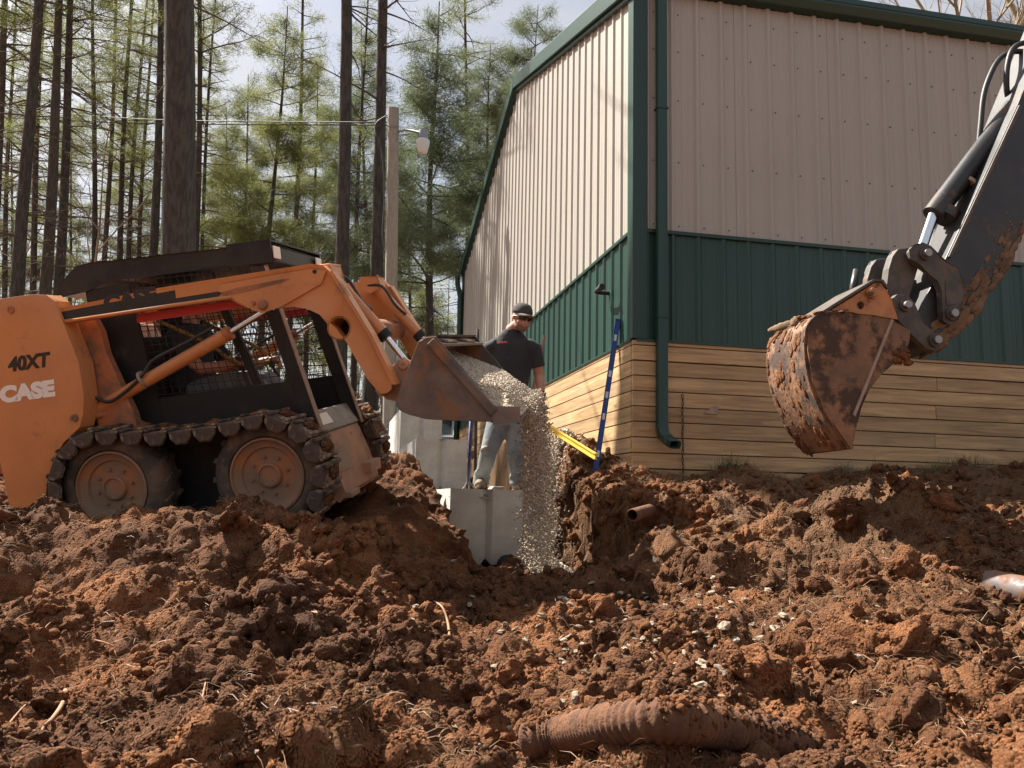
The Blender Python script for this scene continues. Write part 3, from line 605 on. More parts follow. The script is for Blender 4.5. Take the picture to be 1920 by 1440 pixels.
# ------------------------------------------------------------------ loose clods (too many to count)
def ico(sub):
    bm = bmesh.new(); bmesh.ops.create_icosphere(bm, subdivisions=sub, radius=1); v = np.array([tuple(p.co) for p in bm.verts]); f = np.array([[q.index for q in p.verts] for p in bm.faces]); bm.free(); return v, f
ICO = {k: ico(k) for k in (1, 2, 3, 4)}
def rotmat(rs):
    q = rs.normal(size=4); q /= np.linalg.norm(q); w_, x_, y_, z_ = q
    return np.array([[1-2*(y_*y_+z_*z_), 2*(x_*y_-z_*w_), 2*(x_*z_+y_*w_)], [2*(x_*y_+z_*w_), 1-2*(x_*x_+z_*z_), 2*(y_*z_-x_*w_)], [2*(x_*z_-y_*w_), 2*(y_*z_+x_*w_), 1-2*(x_*x_+y_*y_)]])
def n3(v, s, sd):
    return (vnoise(v[:, 0]*s+v[:, 2]*s*.7+sd, v[:, 1]*s-v[:, 2]*s*.5+sd*1.7, 3)+vnoise(v[:, 2]*s-sd, v[:, 0]*s*.6+v[:, 1]*s*.9+sd, 5))-1
def clod_variant(sub, rs):
    v, f = ICO[sub]; sd = rs.uniform(0, 50)
    d = 1+.5*n3(v, 1.5, sd)+(.40*n3(v, 3.4, sd+9) if sub > 1 else 0)+(.24*n3(v, 7.5, sd+19) if sub > 2 else 0)+(.15*n3(v, 16, sd+29) if sub > 3 else 0)
    return v*d[:, None]*np.array([1, rs.uniform(.7, 1), rs.uniform(.5, .85)]), f
rs = np.random.RandomState(5)
VAR = {k: [clod_variant(k, rs) for _ in range(10)] for k in (1, 2, 3, 4)}
def scatter(items, name, m, smooth=True):
    V = []; F = []; n = 0
    for (p, r, sub) in items:
        v, f = VAR[sub][rs.randint(10)]; V.append((v*r)@rotmat(rs).T+np.array(p)); F.append(f+n); n += len(v)
    return nobj(name, np.concatenate(V), np.concatenate(F), m, smooth=smooth)
def clump(x, y): return fbm(np.array([x*1.2]), np.array([y*1.2]), 77, 3)[0]
items = []
def ground_hit(px, py):
    """first point where the line of sight to a photograph pixel meets the soil"""
    d = (CA*((px-960)/FPX) - CB*((py-720)/FPX) + CC); t = 1.6
    while t < 9:
        p = d*t
        if p.z < gz(p.x, p.y): return p
        t += .015
    return d*5
PIPE = [ground_hit(x, y)+Vector((0, 0, dz)) for x, y, dz in ((985, 1400, .01), (1060, 1392, .026), (1150, 1384, .036), (1260, 1382, .038), (1370, 1392, .034), (1460, 1408, .025), (1530, 1425, .01), (1600, 1450, -.02))]
PIPE = smooth_path(PIPE, 10); PA = np.array([(v.x, v.y) for v in PIPE])
def gzv(x, y):
    i = np.clip(np.searchsorted(gx, x)-1, 0, nx-2); j = np.clip(np.searchsorted(gy, y)-1, 0, ny-2); return (Z[j, i]+Z[j+1, i+1]+Z[j, i+1]+Z[j+1, i])/4
def spots(n):
    y = 1.9+5.0*rs.rand(n)**1.25; x = y*(-.42+1.42*rs.rand(n)); return x, y
for n_, lo, hi, sub in ((80, .06, .12, 4), (650, .03, .07, 3), (8000, .010, .034, 2), (24000, .004, .014, 1)):
    x, y = spots(n_*2); r = lo+(hi-lo)*rs.rand(n_*2)**1.8
    ok = ~((x > .93) & (x < 2.15) & (y > 6.6-r)) & (y < 6.75)
    u = (x+.45)*.944-(y-6.25)*.33; v = (x+.45)*.33+(y-6.25)*.944       # the machine's own footprint
    ok &= ~((u > -1.3) & (u < 1.2) & (v > -1.0) & (v < 1.0))
    near_pipe = ((x[:, None]-PA[None, :, 0])**2+(y[:, None]+.02-PA[None, :, 1])**2).min(1) < (.075+r)**2
    ok &= ~(near_pipe & (r > .006))
    if 1 < sub < 4: ok &= fbm(x*1.2, y*1.2, 77, 3) > .38+.2*rs.rand(n_*2)
    x, y, r = x[ok][:n_], y[ok][:n_], r[ok][:n_]; z = gzv(x, y)+r*.2
    items += [((a_, b_, c_), d_, sub) for a_, b_, c_, d_ in zip(x, y, z, r)]
# lumps bedded in the steep cut beside the trench
jj, ii = np.nonzero((st > .12) & (X > 1.7) & (X < 3.0) & (Y > 5.9) & (Y < 8.3)); pick = rs.choice(len(jj), 1500)
for a_ in pick: r_ = .008+.045*rs.rand()**2.6; items.append(((Xd[jj[a_], ii[a_]], Yd[jj[a_], ii[a_]], Z[jj[a_], ii[a_]]), r_, 3 if r_ > .03 else 2 if r_ > .014 else 1))
tag(scatter(items, 'soil_clods', M['soil']), 'loose crumbled clods of red clay', kind='stuff')
# ------------------------------------------------------------------ skid steer loader (x forward, y to its left, z up)
SR = Matrix.Rotation(rad(-19.3), 3, 'Z') @ Matrix.Rotation(rad(-5.5), 3, 'Y') @ Matrix.Rotation(rad(11), 3, 'X')
sk = empty('skid_steer_loader', (-0.5764, 6.3660, -0.1837)); sk.rotation_euler = SR.to_euler()
tag(sk, 'orange skid steer loader with black cab and steel tracks over its wheels', 'loader')
SKM = Matrix.Translation(sk.location) @ SR.to_4x4()
def both(name, fn, m, bevel=0, par=None, **kw):
    """a part and its mirror on the other side"""
    out = []
    for s in (1, -1):
        bm = bmesh.new(); fn(bm)
        if s < 0: bmesh.ops.transform(bm, matrix=Matrix.Diagonal((1, -1, 1, 1)), verts=bm.verts)
        out.append(obj(name, bm, m, par if par is not None else sk, bevel=bevel, **kw))
    return out
# chassis
bm = bmesh.new(); slab(bm, [(-1.15, .30), (-.95, .16), (.70, .16), (.72, .24), (.66, .58), (.58, .70), (-.75, .80), (-1.2, .80)], -.42, .42); obj('chassis', bm, M['black_lo'], sk, bevel=.01)
# rear towers with their decals
tw = [(-1.42, 1.60), (-1.36, 1.645), (-.86, 1.657), (-.765, 1.645), (-.715, 1.60), (-.603, 1.207), (-.596, 1.0), (-.615, .885), (-.65, .805), (-.767, .72), (-.855, .60), (-.904, .495), (-.938, .36), (-.955, .22), (-1.17, .22), (-1.20, .55), (-1.24, .9), (-1.42, 1.1)]
def tower(bm): slab(bm, tw, -.765, -.615, holes=((-1.01, 1.575, .014),))
towers = both('rear_tower', tower, M['orange'], bevel=.022, bseg=3, autosm=35)
def pinboss(bm): lathe(bm, [(.0, .008), (.012, .008), (.013, .012), (.024, .012), (.026, 0), (.026, -.02)], (-.672, -.765, .868), (0, -1, 0), 18)
both('tower_pin', pinboss, M['orange_worn'])
both('tower_pin', lambda bm: lathe(bm, [(.0, .006), (.011, .006), (.012, .010), (.022, .010), (.024, 0), (.024, -.02)], (-1.01, -.765, 1.575), (0, -1, 0), 18), M['orange_worn'])
def on_side(x, z, y=-.7665): return Matrix(((1, 0, 0, x), (0, 0, -1, y), (0, 1, 0, z), (0, 0, 0, 1)))
text_mesh('40XT', .118, .0012, M['decal_black'], 'model_number', towers[0], on_side(-1.075, 1.197) @ Matrix.Rotation(rad(2), 4, 'Z'), shear=.22, bold=.0055, xs=1.0)
text_mesh('CASE', .128, .0012, M['decal_white'], 'maker_lettering', towers[0], on_side(-1.152, 1.010) @ Matrix.Rotation(rad(2), 4, 'Z'), shear=.06, bold=.009, xs=1.22)
# engine hood between the towers
bm = bmesh.new(); slab(bm, [(-1.36, .55), (-.70, .55), (-.68, 1.35), (-.80, 1.50), (-1.30, 1.46)], -.60, .60); obj('engine_hood', bm, M['orange_worn'], sk, bevel=.03)
both('inner_upright', lambda bm: slab(bm, [(-.74, 1.52), (-.60, 1.53), (-.54, 1.40), (-.52, 1.25), (-.38, .86), (-.36, .70), (-.62, .70), (-.66, 1.1)], -.60, -.54), M['orange_worn'], bevel=.006)
both('cross_pin', lambda bm: cyl(bm, (-.672, -.62, .868), (-.52, -.55, .87), .028, 16), M['orange_worn'], smooth=False)
# cab: roof, posts, side plates, mesh screens
roof = [(-.90, 1.66), (-.85, 1.745), (-.74, 1.835), (-.64, 1.856), (.576, 1.850), (.585, 1.735), (.50, 1.722), (.42, 1.735), (-.50, 1.735), (-.70, 1.67)]
bm = bmesh.new(); slab(bm, roof, -.46, .46); rf = obj('cab_roof', bm, M['black'], sk, bevel=.012)
bm = bmesh.new(); box(bm, .30, .592, -.475, -.462, 1.728, 1.862); box(bm, .30, .592, .462, .475, 1.728, 1.862); box(bm, .30, .592, -.475, .475, 1.862, 1.872); obj('roof_visor', bm, M['black'], rf)
for sy in (-1, 1):
    bm = bmesh.new(); box(bm, .5935, .606, sy*.40-.055, sy*.40+.055, 1.755, 1.835); obj('work_light', bm, M['decal_white'], rf, bevel=.008)
def front_post(bm): slab(bm, [(.43, 1.735), (.52, 1.735), (.765, .70), (.79, .60), (.70, .60)], -.46, -.395)
both('front_post', front_post, M['black'], bevel=.006)
both('front_post_lit_face', lambda bm: slab(bm, [(.522, 1.73), (.530, 1.73), (.800, .60), (.792, .60)], -.455, -.40), M['tanmetal'])  # light on the black posts' front faces, put in as a tan strip
both('rear_side_panel', lambda bm: slab(bm, [(-.70, 1.68), (-.40, 1.70), (-.37, 1.50), (-.285, .93), (-.25, .78), (-.62, .78), (-.66, 1.1)], -.455, -.435), M['black_lo'], bevel=.003)
both('lower_side_panel', lambda bm: slab(bm, [(-.285, .935), (.66, .965), (.70, .80), (.78, .60), (-.60, .60), (-.60, .80), (-.26, .80)], -.458, -.432), M['black_lo'], bevel=.003)
both('mid_rail', lambda bm: slab(bm, [(.10, 1.72), (.16, 1.72), (.42, .96), (.36, .96)], -.43, -.40), M['black'])
def mesh_side(bm):
    x0 = lambda z: -.40+(1.70-z)*.15 if z > .94 else -.28
    x1 = lambda z: .45+(1.735-z)*.27
    z = .955
    while z < 1.73:
        obox(bm, (x0(z), -.447, z), (x1(z), -.447, z), .004, .0045); z += .047
    t = 0.0
    while t < 1:
        a = Vector((x0(1.72)+(x1(1.72)-x0(1.72))*t, -.4435, 1.725)); b = Vector((x0(.95)+(x1(.95)-x0(.95))*t, -.4435, .95)); obox(bm, a, b, .0045, .004, (1, 0, 0)); t += .055
for o in both('side_screen', mesh_side, M['black']): o['kind'] = 'stuff'
bm = bmesh.new(); box(bm, -.68, -.66, -.44, -.40, .8, 1.67); box(bm, -.68, -.66, .40, .44, .8, 1.67); box(bm, -.68, -.66, -.40, .40, .80, 1.02)
for i in range(9): obox(bm, (-.67, -.40+.1*i-.0, 1.02), (-.67, -.40+.1*i, 1.67), .005, .005)
for i in range(6): obox(bm, (-.67, -.40, 1.05+.1*i), (-.67, .40, 1.05+.1*i), .005, .005)
obj('rear_screen', bm, M['black'], sk)['kind'] = 'stuff'
bm = bmesh.new(); tube(bm, smooth_path([(.45, .47, 1.46), (.50, .50, 1.47), (.555, .50, 1.39), (.575, .50, 1.28), (.545, .50, 1.19), (.50, .47, 1.17)], 5), .010, 8); obj('grab_handle', bm, M['black'], sk, smooth=True)
# seat, levers and lap bar inside
bm = bmesh.new(); slab(bm, [(-.50, .78), (-.05, .78), (.0, .82), (-.03, .90), (-.40, .88), (-.50, 1.36), (-.58, 1.36), (-.60, .85)], -.24, .24); obj('seat', bm, M['rubber'], sk, bevel=.03)
for sy in (-1, 1):
    bm = bmesh.new(); tube(bm, smooth_path([(.30, sy*.28, .70), (.27, sy*.28, .92), (.22, sy*.26, 1.08)], 4), .012, 8); lathe(bm, [(0, 0), (.022, .0), (.024, .06), (.012, .09), (0, .09)], (.22, sy*.26, 1.07), (-.2, 0, 1), 10); obj('drive_lever', bm, M['rubber'], sk, smooth=True)
bm = bmesh.new(); tube(bm, smooth_path([(-.3, -.33, 1.45), (.05, -.33, 1.25), (.20, -.30, 1.12), (.20, .30, 1.12), (.05, .33, 1.25), (-.3, .33, 1.45)], 5), .014, 8); obj('lap_bar', bm, M['lapbar'], sk, smooth=True)
# front of the chassis: step box and worn coupler plates
bm = bmesh.new(); slab(bm, [(.55, .60), (.60, .735), (.684, .752), (.700, .750), (.780, .616), (.765, .600)], -.425, .40); st_ = obj('front_step', bm, M['greyplate'], sk, bevel=.006)
SN = Vector((.858, 0, .512)); ST = Vector((.512, 0, -.858))
bm = bmesh.new(); c_ = Vector((.738, -.23, .690)); 
M4 = Matrix(((ST.x, 0, SN.x, c_.x), (ST.y, 1, SN.y, c_.y), (ST.z, 0, SN.z, c_.z), (0, 0, 0, 1)))
box(bm, -.042, .042, -.11, .11, -.004, .0045, M4); obj('warning_sticker', bm, M['decal_white'], st_)
bm = bmesh.new(); slab(bm, [(.69, .596), (.770, .600), (.838, .406), (.888, .205), (.845, .16), (.80, .20), (.76, .40)], -.42, .40); fp = obj('front_plate', bm, M['plate_worn'], sk, bevel=.008)
bm = bmesh.new(); slab(bm, [(.812, .50), (.818, .502), (.862, .345), (.856, .343)], -.40, -.10); obj('front_patch', bm, M['tanmetal'], fp)
bm = bmesh.new(); box(bm, .80, .925, .10, .36, .255, .335); obj('step_lug', bm, M['plate_worn'], sk, bevel=.006)
bm = bmesh.new(); box(bm, .82, .93, -.41, -.22, .175, .215); obj('step_lug', bm, M['plate_worn'], sk, bevel=.006)
# wheels
def wheel(x, sy):
    w_ = empty('wheel'); w_.parent = sk; w_.location = (x, sy*.72, .40)
    a = (0, sy, 0)
    bm = bmesh.new(); lathe(bm, [(.235, -.02), (.250, .006), (.28, .012), (.320, .0), (.345, -.03), (.350, -.12), (.345, -.21), (.31, -.245), (.24, -.24)], (0, 0, 0), a, 40)
    for i in range(18):
        ang = i/18*2*math.pi
        for s2 in (0, 1):
            p0 = Vector((math.cos(ang)*.346, sy*(-.03-.10*s2), math.sin(ang)*.346)); p1 = Vector((math.cos(ang+.14)*.350, sy*(-.12-.10*s2), math.sin(ang+.14)*.350)); obox(bm, p0, p1, .035, .03, p0)
    obj('tyre', bm, M['tyre'], w_, autosm=40)
    bm = bmesh.new(); lathe(bm, [(.240, -.03), (.238, .004), (.226, .008), (.220, -.012), (.196, -.028), (.178, -.032), (.172, -.048), (.165, -.050), (.085, -.050), (.080, -.044), (.075, -.028), (.064, -.022), (.062, -.034), (.0, -.036)], (0, 0, 0), a, 40)
    rim = obj('rim', bm, M['rim'], w_, autosm=35)
    bmb = bmesh.new(); lathe(bmb, [(0, .016), (.009, .016), (.012, .010), (.012, -.004)], (0, 0, 0), a, 6); b0 = None
    for i in range(8):
        ang = i/8*2*math.pi+.2; loc = (math.cos(ang)*.118, sy*-.049, math.sin(ang)*.118)
        if b0 is None: b0 = obj('wheel_bolt', bmb, M['rim'], rim); b0.location = loc
        else: c = b0.copy(); COL.objects.link(c); c.parent = rim; c.location = loc
for x in (-.515, .508):
    for sy in (-1, 1): wheel(x, sy)
# steel tracks over the wheels: each shoe is a piece
PTS = []
def track_path():
    R_ = .378; xa, xb, zc = -.515, .508, .40; L1 = xb-xa; seg = [L1, math.pi*R_, L1, math.pi*R_]; tot = sum(seg); n = 28; out = []
    for i in range(n):
        s = (i+.35)/n*tot
        if s < seg[0]: out.append((xa+s, zc+R_-.05*math.sin(math.pi*s/L1), -.0)); continue
        s -= seg[0]
        if s < seg[1]: t = s/R_; out.append((xb+R_*math.sin(t), zc+R_*math.cos(t), t)); continue
        s -= seg[1]
        if s < seg[2]: out.append((xb-s, zc-R_, math.pi)); continue
        s -= seg[2]; t = s/R_; out.append((xa-R_*math.sin(t), zc-R_*math.cos(t), math.pi+t))
    return out
bms = bmesh.new()          # one shoe: local x along the track, y across, z outward
box(bms, -.074, .074, -.155, .155, -.016, .006); box(bms, -.070, -.044, -.165, .165, .006, .022); box(bms, .044, .070, -.165, .165, .006, .022)
for sy in (-1, 1):
    slab(bms, [(-.073, .0), (-.066, -.045), (-.035, -.080), (.035, -.080), (.066, -.045), (.073, .0)], sy*.158, sy*.172)
bmesh.ops.bevel(bms, geom=[e for e in bms.edges if e.calc_face_angle(0) > .6], offset=.005, segments=1, affect='EDGES')
mem = bpy.data.meshes.new('track_shoe'); bmesh.ops.recalc_face_normals(bms, faces=bms.faces); bms.to_mesh(mem); bms.free(); mem.materials.append(M['track'])
bmc = bmesh.new(); v_, f_ = VAR[3][2]; vv = [bmc.verts.new((p[0]*.050, p[1]*.135, p[2]*.030+.008)) for p in v_]
for q in f_: bmc.faces.new([vv[i] for i in q])
memc = bpy.data.meshes.new('packed_mud'); bmc.to_mesh(memc); bmc.free(); memc.materials.append(M['soil'])
for sy in (-1, 1):
    trk = empty('track'); trk.parent = sk
    for i, (x, z, t) in enumerate(track_path()):
        o = bpy.data.objects.new('track_shoe', mem); link(o, trk); o.location = (x+rnd.uniform(-.004, .004), sy*.628+rnd.uniform(-.006, .006), z+rnd.uniform(-.006, .006)); o.rotation_euler = (rad(rnd.uniform(-3, 3)), t+rad(rnd.uniform(-4, 4)), rad(rnd.uniform(-2, 2)))
        c = bpy.data.objects.new('packed_mud', memc); link(c, o); c.rotation_euler = (0, 0, rnd.choice((0, math.pi))); c.scale = (1, rnd.uniform(.6, 1.15), rnd.uniform(.6, 1.5))
# lift arms
armo = [(-1.08, 1.51), (-.741, 1.552), (-.043, 1.615), (.5, 1.640), (.934, 1.658), (1.005, 1.642), (1.044, 1.598), (1.125, 1.429), (1.234, 1.209), (1.352, .900), (1.345, .862), (1.315, .842), (1.272, .845), (1.205, .938), (1.098, 1.174), (1.04, 1.265), (.95, 1.352), (.88, 1.392), (.80, 1.413), (.66, 1.42), (.50, 1.438), (.40, 1.50), (-.05, 1.490), (-.697, 1.462), (-1.08, 1.42)]
arms = both('lift_arm', lambda bm: slab(bm, armo, -.735, -.645, holes=((1.064, 1.258, .064),)), M['orange'], bevel=.010, bseg=2, autosm=35)
gus = [(.345, 1.555), (.36, 1.588), (.40, 1.60), (.93, 1.632), (1.02, 1.605), (.985, 1.535), (.72, 1.418), (.60, 1.398), (.545, 1.418), (.40, 1.52)]
both('arm_gusset', lambda bm: slab(bm, gus, -.748, -.7365), M['orange'], bevel=.004)
both('arm_groove', lambda bm: slab(bm, [(.36, 1.543), (.45, 1.560), (.75, 1.584), (.80, 1.580), (.74, 1.563), (.50, 1.530), (.40, 1.523)], -.7505, -.7485), M['orange_worn'])
both('arm_tube_edge', lambda bm: tube(bm, [(-.70, -.742, 1.470), (.42, -.742, 1.512)], .013, 8), M['orange'], smooth=True)
dec = both('arm_stripe', lambda bm: slab(bm, [(-.715, 1.483), (-.70, 1.532), (.06, 1.590), (.06, 1.540), (.33, 1.553), (.36, 1.545), (.33, 1.520)], -.7372, -.7352), M['decal_black'])
text_mesh('CASE', .125, .0012, M['decal_black'], 'arm_lettering', arms[0], on_side(-.405, 1.510, -.7375) @ Matrix.Rotation(rad(4), 4, 'Z'), bold=.008, xs=1.18)
both('arm_bolt', lambda bm: lathe(bm, [(0, .022), (.022, .022), (.030, .014), (.030, 0)], (.614, -.748, 1.442), (0, -1, 0), 16), M['orange_worn'])
both('arm_bolt', lambda bm: lathe(bm, [(0, .012), (.012, .012), (.014, 0)], (.555, -.748, 1.458), (0, -1, 0), 12), M['orange_worn'])
both('arm_bolt', lambda bm: lathe(bm, [(0, .003), (.013, .003), (.013, 0)], (.955, -.748, 1.607), (0, -1, 0), 12), M['decal_black'])
bm = bmesh.new(); tube(bm, [(1.064, -.735, 1.258), (1.064, .735, 1.258)], .066, 24, caps=False); cr_ = obj('cross_tube', bm, M['orange_worn'], sk, smooth=True); md = cr_.modifiers.new('t', 'SOLIDIFY'); md.thickness = .008; md.offset = 1
both('arm_flange', lambda bm: slab(bm, [(1.048, 1.592), (1.062, 1.60), (1.262, 1.205), (1.380, .890), (1.356, .896), (1.240, 1.207)], -.75, -.63), M['orange'], bevel=.003)
# lift cylinders, hoses, red arm stop
def liftcyl(bm): tube(bm, [(-.66, -.575, .895), (.296, -.575, 1.300)], .042, 18)
lc = both('lift_cylinder', liftcyl, M['orange'], autosm=40)
both('lift_rod', lambda bm: cyl(bm, (.296, -.575, 1.300), (.60, -.575, 1.437), .019, 14), M['chrome'], smooth=False, autosm=40)
both('cylinder_gland', lambda bm: cyl(bm, (.275, -.575, 1.291), (.312, -.575, 1.307), .047, 18), M['orange_worn'], autosm=40)
both('hydraulic_hose', lambda bm: tube(bm, smooth_path([(-.62, -.635, .99), (-.52, -.63, .945), (-.40, -.63, 1.0), (-.28, -.625, 1.09), (-.20, -.615, 1.18), (0, -.60, 1.26), (.20, -.59, 1.345)], 6), .011, 8), M['hose'], smooth=True)
both('hose_clamp', lambda bm: cyl(bm, (-.30, -.59, 1.065), (-.285, -.59, 1.072), .056, 16), M['tanmetal'])
both('arm_stop_bar', lambda bm: slab(bm, [(-.262, 1.425), (-.258, 1.476), (.50, 1.498), (.50, 1.452)], -.640, -.618), M['red'], bevel=.003)
# tilt cylinders
def tiltb(bm): tube(bm, [(.965, -.50, 1.615), (1.285, -.50, 1.185)], .040, 18)
both('tilt_cylinder', tiltb, M['orange'], autosm=40)
both('tilt_gland', lambda bm: cyl(bm, (1.262, -.50, 1.216), (1.292, -.50, 1.176), .046, 18), M['black_lo'], autosm=40)
both('tilt_rod', lambda bm: cyl(bm, (1.285, -.50, 1.185), (1.405, -.50, 1.005), .019, 14), M['chrome'], autosm=40)
both('tilt_bracket', lambda bm: slab(bm, [(.90, 1.66), (1.02, 1.66), (1.03, 1.58), (.96, 1.54), (.88, 1.58)], -.645, -.44), M['orange'], bevel=.01)
both('tilt_hose', lambda bm: tube(bm, smooth_path([(.93, -.45, 1.60), (1.05, -.43, 1.58), (1.13, -.44, 1.44), (1.20, -.46, 1.36)], 5), .010, 8), M['hose'], smooth=True)
# bucket brackets and bucket
both('bucket_bracket', lambda bm: slab(bm, [(1.235, .905), (1.225, .850), (1.27, .80), (1.36, .77), (1.42, .80), (1.455, .96), (1.44, 1.02), (1.40, 1.045), (1.365, 1.03)], -.60, -.545, holes=((1.40, 1.00, .012), (1.262, .862, .012))), M['plate_worn'], bevel=.006)
both('bracket_pin', lambda bm: lathe(bm, [(.0, .006), (.010, .006), (.011, .012), (.026, .012), (.032, .006), (.032, -.06)], (1.40, -.602, 1.00), (0, -1, 0), 20), M['plate_worn'])
both('bracket_pin', lambda bm: lathe(bm, [(.0, .006), (.010, .006), (.011, .014), (.030, .014), (.038, .006), (.038, -.10)], (1.262, -.645, .862), (0, -1, 0), 20), M['plate_worn'])
side = [(1.655, 1.150), (1.60, 1.150), (1.548, 1.128), (1.392, .82), (1.375, .773), (1.395, .735), (1.443, .706), (1.552, .668), (1.75, .640), (1.963, .618), (1.97, .70)]
bk = empty('bucket'); bk.parent = sk
for sy in (-1, 1):
    bm = bmesh.new(); slab(bm, side, sy*.785, sy*.765); o = obj('bucket_side', bm, M['bucket'], bk, bevel=.004)
    bm = bmesh.new(); obox(bm, (1.625, sy*.792, 1.125), (1.960, sy*.792, .672), .035, .055, (.8, 0, .6)); obj('side_rib', bm, M['bucket'], bk, bevel=.006)
    bm = bmesh.new(); slab(bm, [(1.955, .612), (2.098, .614), (2.102, .688), (1.958, .702)], sy*.80, sy*.762); obj('side_cutter', bm, M['bucket_edge'], bk, bevel=.010, bseg=3)
shell = [(1.650, 1.150), (1.552, 1.130), (1.392, .82), (1.376, .773), (1.396, .735), (1.443, .706), (1.552, .668), (1.75, .640), (2.085, .612)]
bm = bmesh.new(); inn = [(x_+.012, z_+.014) for x_, z_ in shell]; slab(bm, shell+inn[::-1], -.765, .765); obj('bucket_shell', bm, M['bucket'], bk, bevel=.002)
bm = bmesh.new(); slab(bm, [(1.93, .612), (2.10, .604), (2.10, .622), (1.93, .634)], -.765, .765); obj('cutting_edge', bm, M['bucket_edge'], bk)
bm = bmesh.new(); slab(bm, [(1.55, 1.125), (1.70, 1.085), (1.705, 1.10), (1.56, 1.143)], -.765, .765); obj('bucket_top_lip', bm, M['bucket_edge'], bk, bevel=.003)
for yc in (-.42, .30):
    bm = bmesh.new(); slab(bm, [(1.57, 1.145), (1.69, 1.108), (1.692, 1.122), (1.575, 1.162)], yc-.15, yc+.15); obj('step_pad', bm, M['tanmetal'], bk, bevel=.003)
# load of gravel lying in the bucket
rs = np.random.RandomState(9)
def gravel_mesh(name, pts, rad_, m, parent=None):
    V = []; F = []; n = 0
    for p, r in zip(pts, rad_):
        v, f = VAR[1][rs.randint(10)]; V.append((v*r*1.15)@rotmat(rs).T+np.array(p)); F.append(f+n); n += len(v)
    return nobj(name, np.concatenate(V), np.concatenate(F), m, parent)
nu, nv = 26, 50; V = []; F = []
def heap(t, y):                  # local surface of the heap, t 0..1 from the back to the lip
    x = 1.50+.60*t; rim = 1.15 if x < 1.655 else max(.69, 1.15-(x-1.655)*1.4286); z = 1.060-.365*t**.95+.03*math.sin(t*3.1)-.03*(abs(y)/.76)**3*(1-t)+.025*max(0, min(t, .8)-.5)-.085*max(0, (t-.78)/.22)**1.5
    z = min(z, rim-.012+.35*(.765-abs(y)))
    return x, max(z, .66 if x < 1.9 else .635)
for j in range(nv+1):
    y = -.76+1.52*j/nv
    for i in range(nu+1):
        x, z = heap(i/nu, y); V.append(SKM @ Vector((x, y, z+.012*(rs.rand()-.5))))
for j in range(nv):
    for i in range(nu): a = j*(nu+1)+i; F.append((a, a+1, a+nu+2, a+nu+1))
hm = mobj('gravel_load', V, F, M['gravel'], smooth=True)
pts = []; rr_ = []
for _ in range(9000):
    t = rs.rand(); y = rs.uniform(-.75, .75); x, z = heap(t, y); pts.append(tuple(SKM @ Vector((x, y, z+rs.uniform(-.004, .010))))); rr_.append(.0045+.0065*rs.rand()**1.5)
tag(gravel_mesh('gravel_stones', pts, rr_, M['gravel'], hm), kind='stuff')
tag(hm, 'heap of pale gravel sliding out of the loader bucket', 'gravel', kind='stuff')
# gravel falling from the lip
pts = []; rr_ = []
for _ in range(25000):
    y = .80-1.05*rs.rand()**1.4; y += .03*math.sin(y*23); sp = .08+.24*rs.rand()+.14*math.sin(y*11+1.3)*rs.rand()+(.35*rs.rand() if rs.rand() < .08 else 0); tmax = .62; tt = tmax*rs.rand()**.62
    lip = SKM @ Vector((2.06+.04*rs.rand(), y, .66+.05*rs.rand()))
    d_ = SR @ Vector((1, 0, -.45)); p = lip + d_*sp*tt*.75 + Vector((rs.normal()*.02, rs.normal()*.03, -4.9*tt*tt)) + Vector((rs.normal(), rs.normal(), 0))*.075*tt
    zf = gz(p.x, p.y)
    if p.z < zf: p.z = zf+rs.uniform(-.01, .02)
    pts.append(tuple(p)); rr_.append(.0028+.0070*rs.rand()**2)
tag(gravel_mesh('falling_gravel', pts, rr_, M['gravel']), 'curtain of small gravel pouring from the bucket into the trench', 'gravel', kind='stuff')
# gravel already lying in the trench
pts = []; rr_ = []
for _ in range(5000):
    x = 1.66+rs.normal()*.15; y = 6.45+rs.normal()*.22
    if x < 1.58 and y > 6.88: continue
    pts.append((x, y, gz(x, y)+.03+.16*math.exp(-((x-1.66)/.16)**2-((y-6.45)/.25)**2)*rs.rand())); rr_.append(rs.uniform(.006, .014))
tag(gravel_mesh('spilled_gravel', pts, rr_, M['gravel']), 'gravel already spilled on the trench floor', 'gravel', kind='stuff')
# loose gravel heaped by the timber skirt
pts = []; rr_ = []
for _ in range(1600):
    x = 2.20+rs.normal()*.09; y = 8.35+rs.normal()*.14
    if x > 2.5: continue
    pts.append((x, y, gz(x, y)+.30*math.exp(-((x-2.12)/.17)**2-((y-8.3)/.28)**2)*rs.rand()**.4)); rr_.append(rs.uniform(.008, .016))
tag(gravel_mesh('gravel_heap', pts, rr_, M['gravel']), 'small heap of gravel against the timber skirt', 'gravel', kind='stuff')
# ------------------------------------------------------------------ excavator arm and bucket (x to the right, y away, z up)
ex = empty('excavator_arm', (3.0447, 3.8819, .8689)); ex.rotation_euler = (0, 0, rad(-3.8))
tag(ex, 'black excavator stick with a rusty mud-caked digging bucket hanging in front of the wall', 'excavator')
stick = [(.694, 1.44), (.208, .522), (.049, .245), (.012, .165), (.012, .06), (.035, .01), (.085, -.025), (.14, -.012), (.278, .112), (.435, .301), (.577, .483), (.736, .813), (1.05, 1.48), (1.42, 2.25), (1.75, 2.95), (1.45, 3.05), (1.05, 2.2)]
bm = bmesh.new(); slab(bm, stick, .10, .36); obj('stick', bm, M['exblack'], ex, bevel=.006)
bm = bmesh.new(); slab(bm, [(.715, 1.43), (.228, .510), (.212, .516), (.700, 1.44)], .088, .372); obj('stick_flange', bm, M['exlink'], ex)
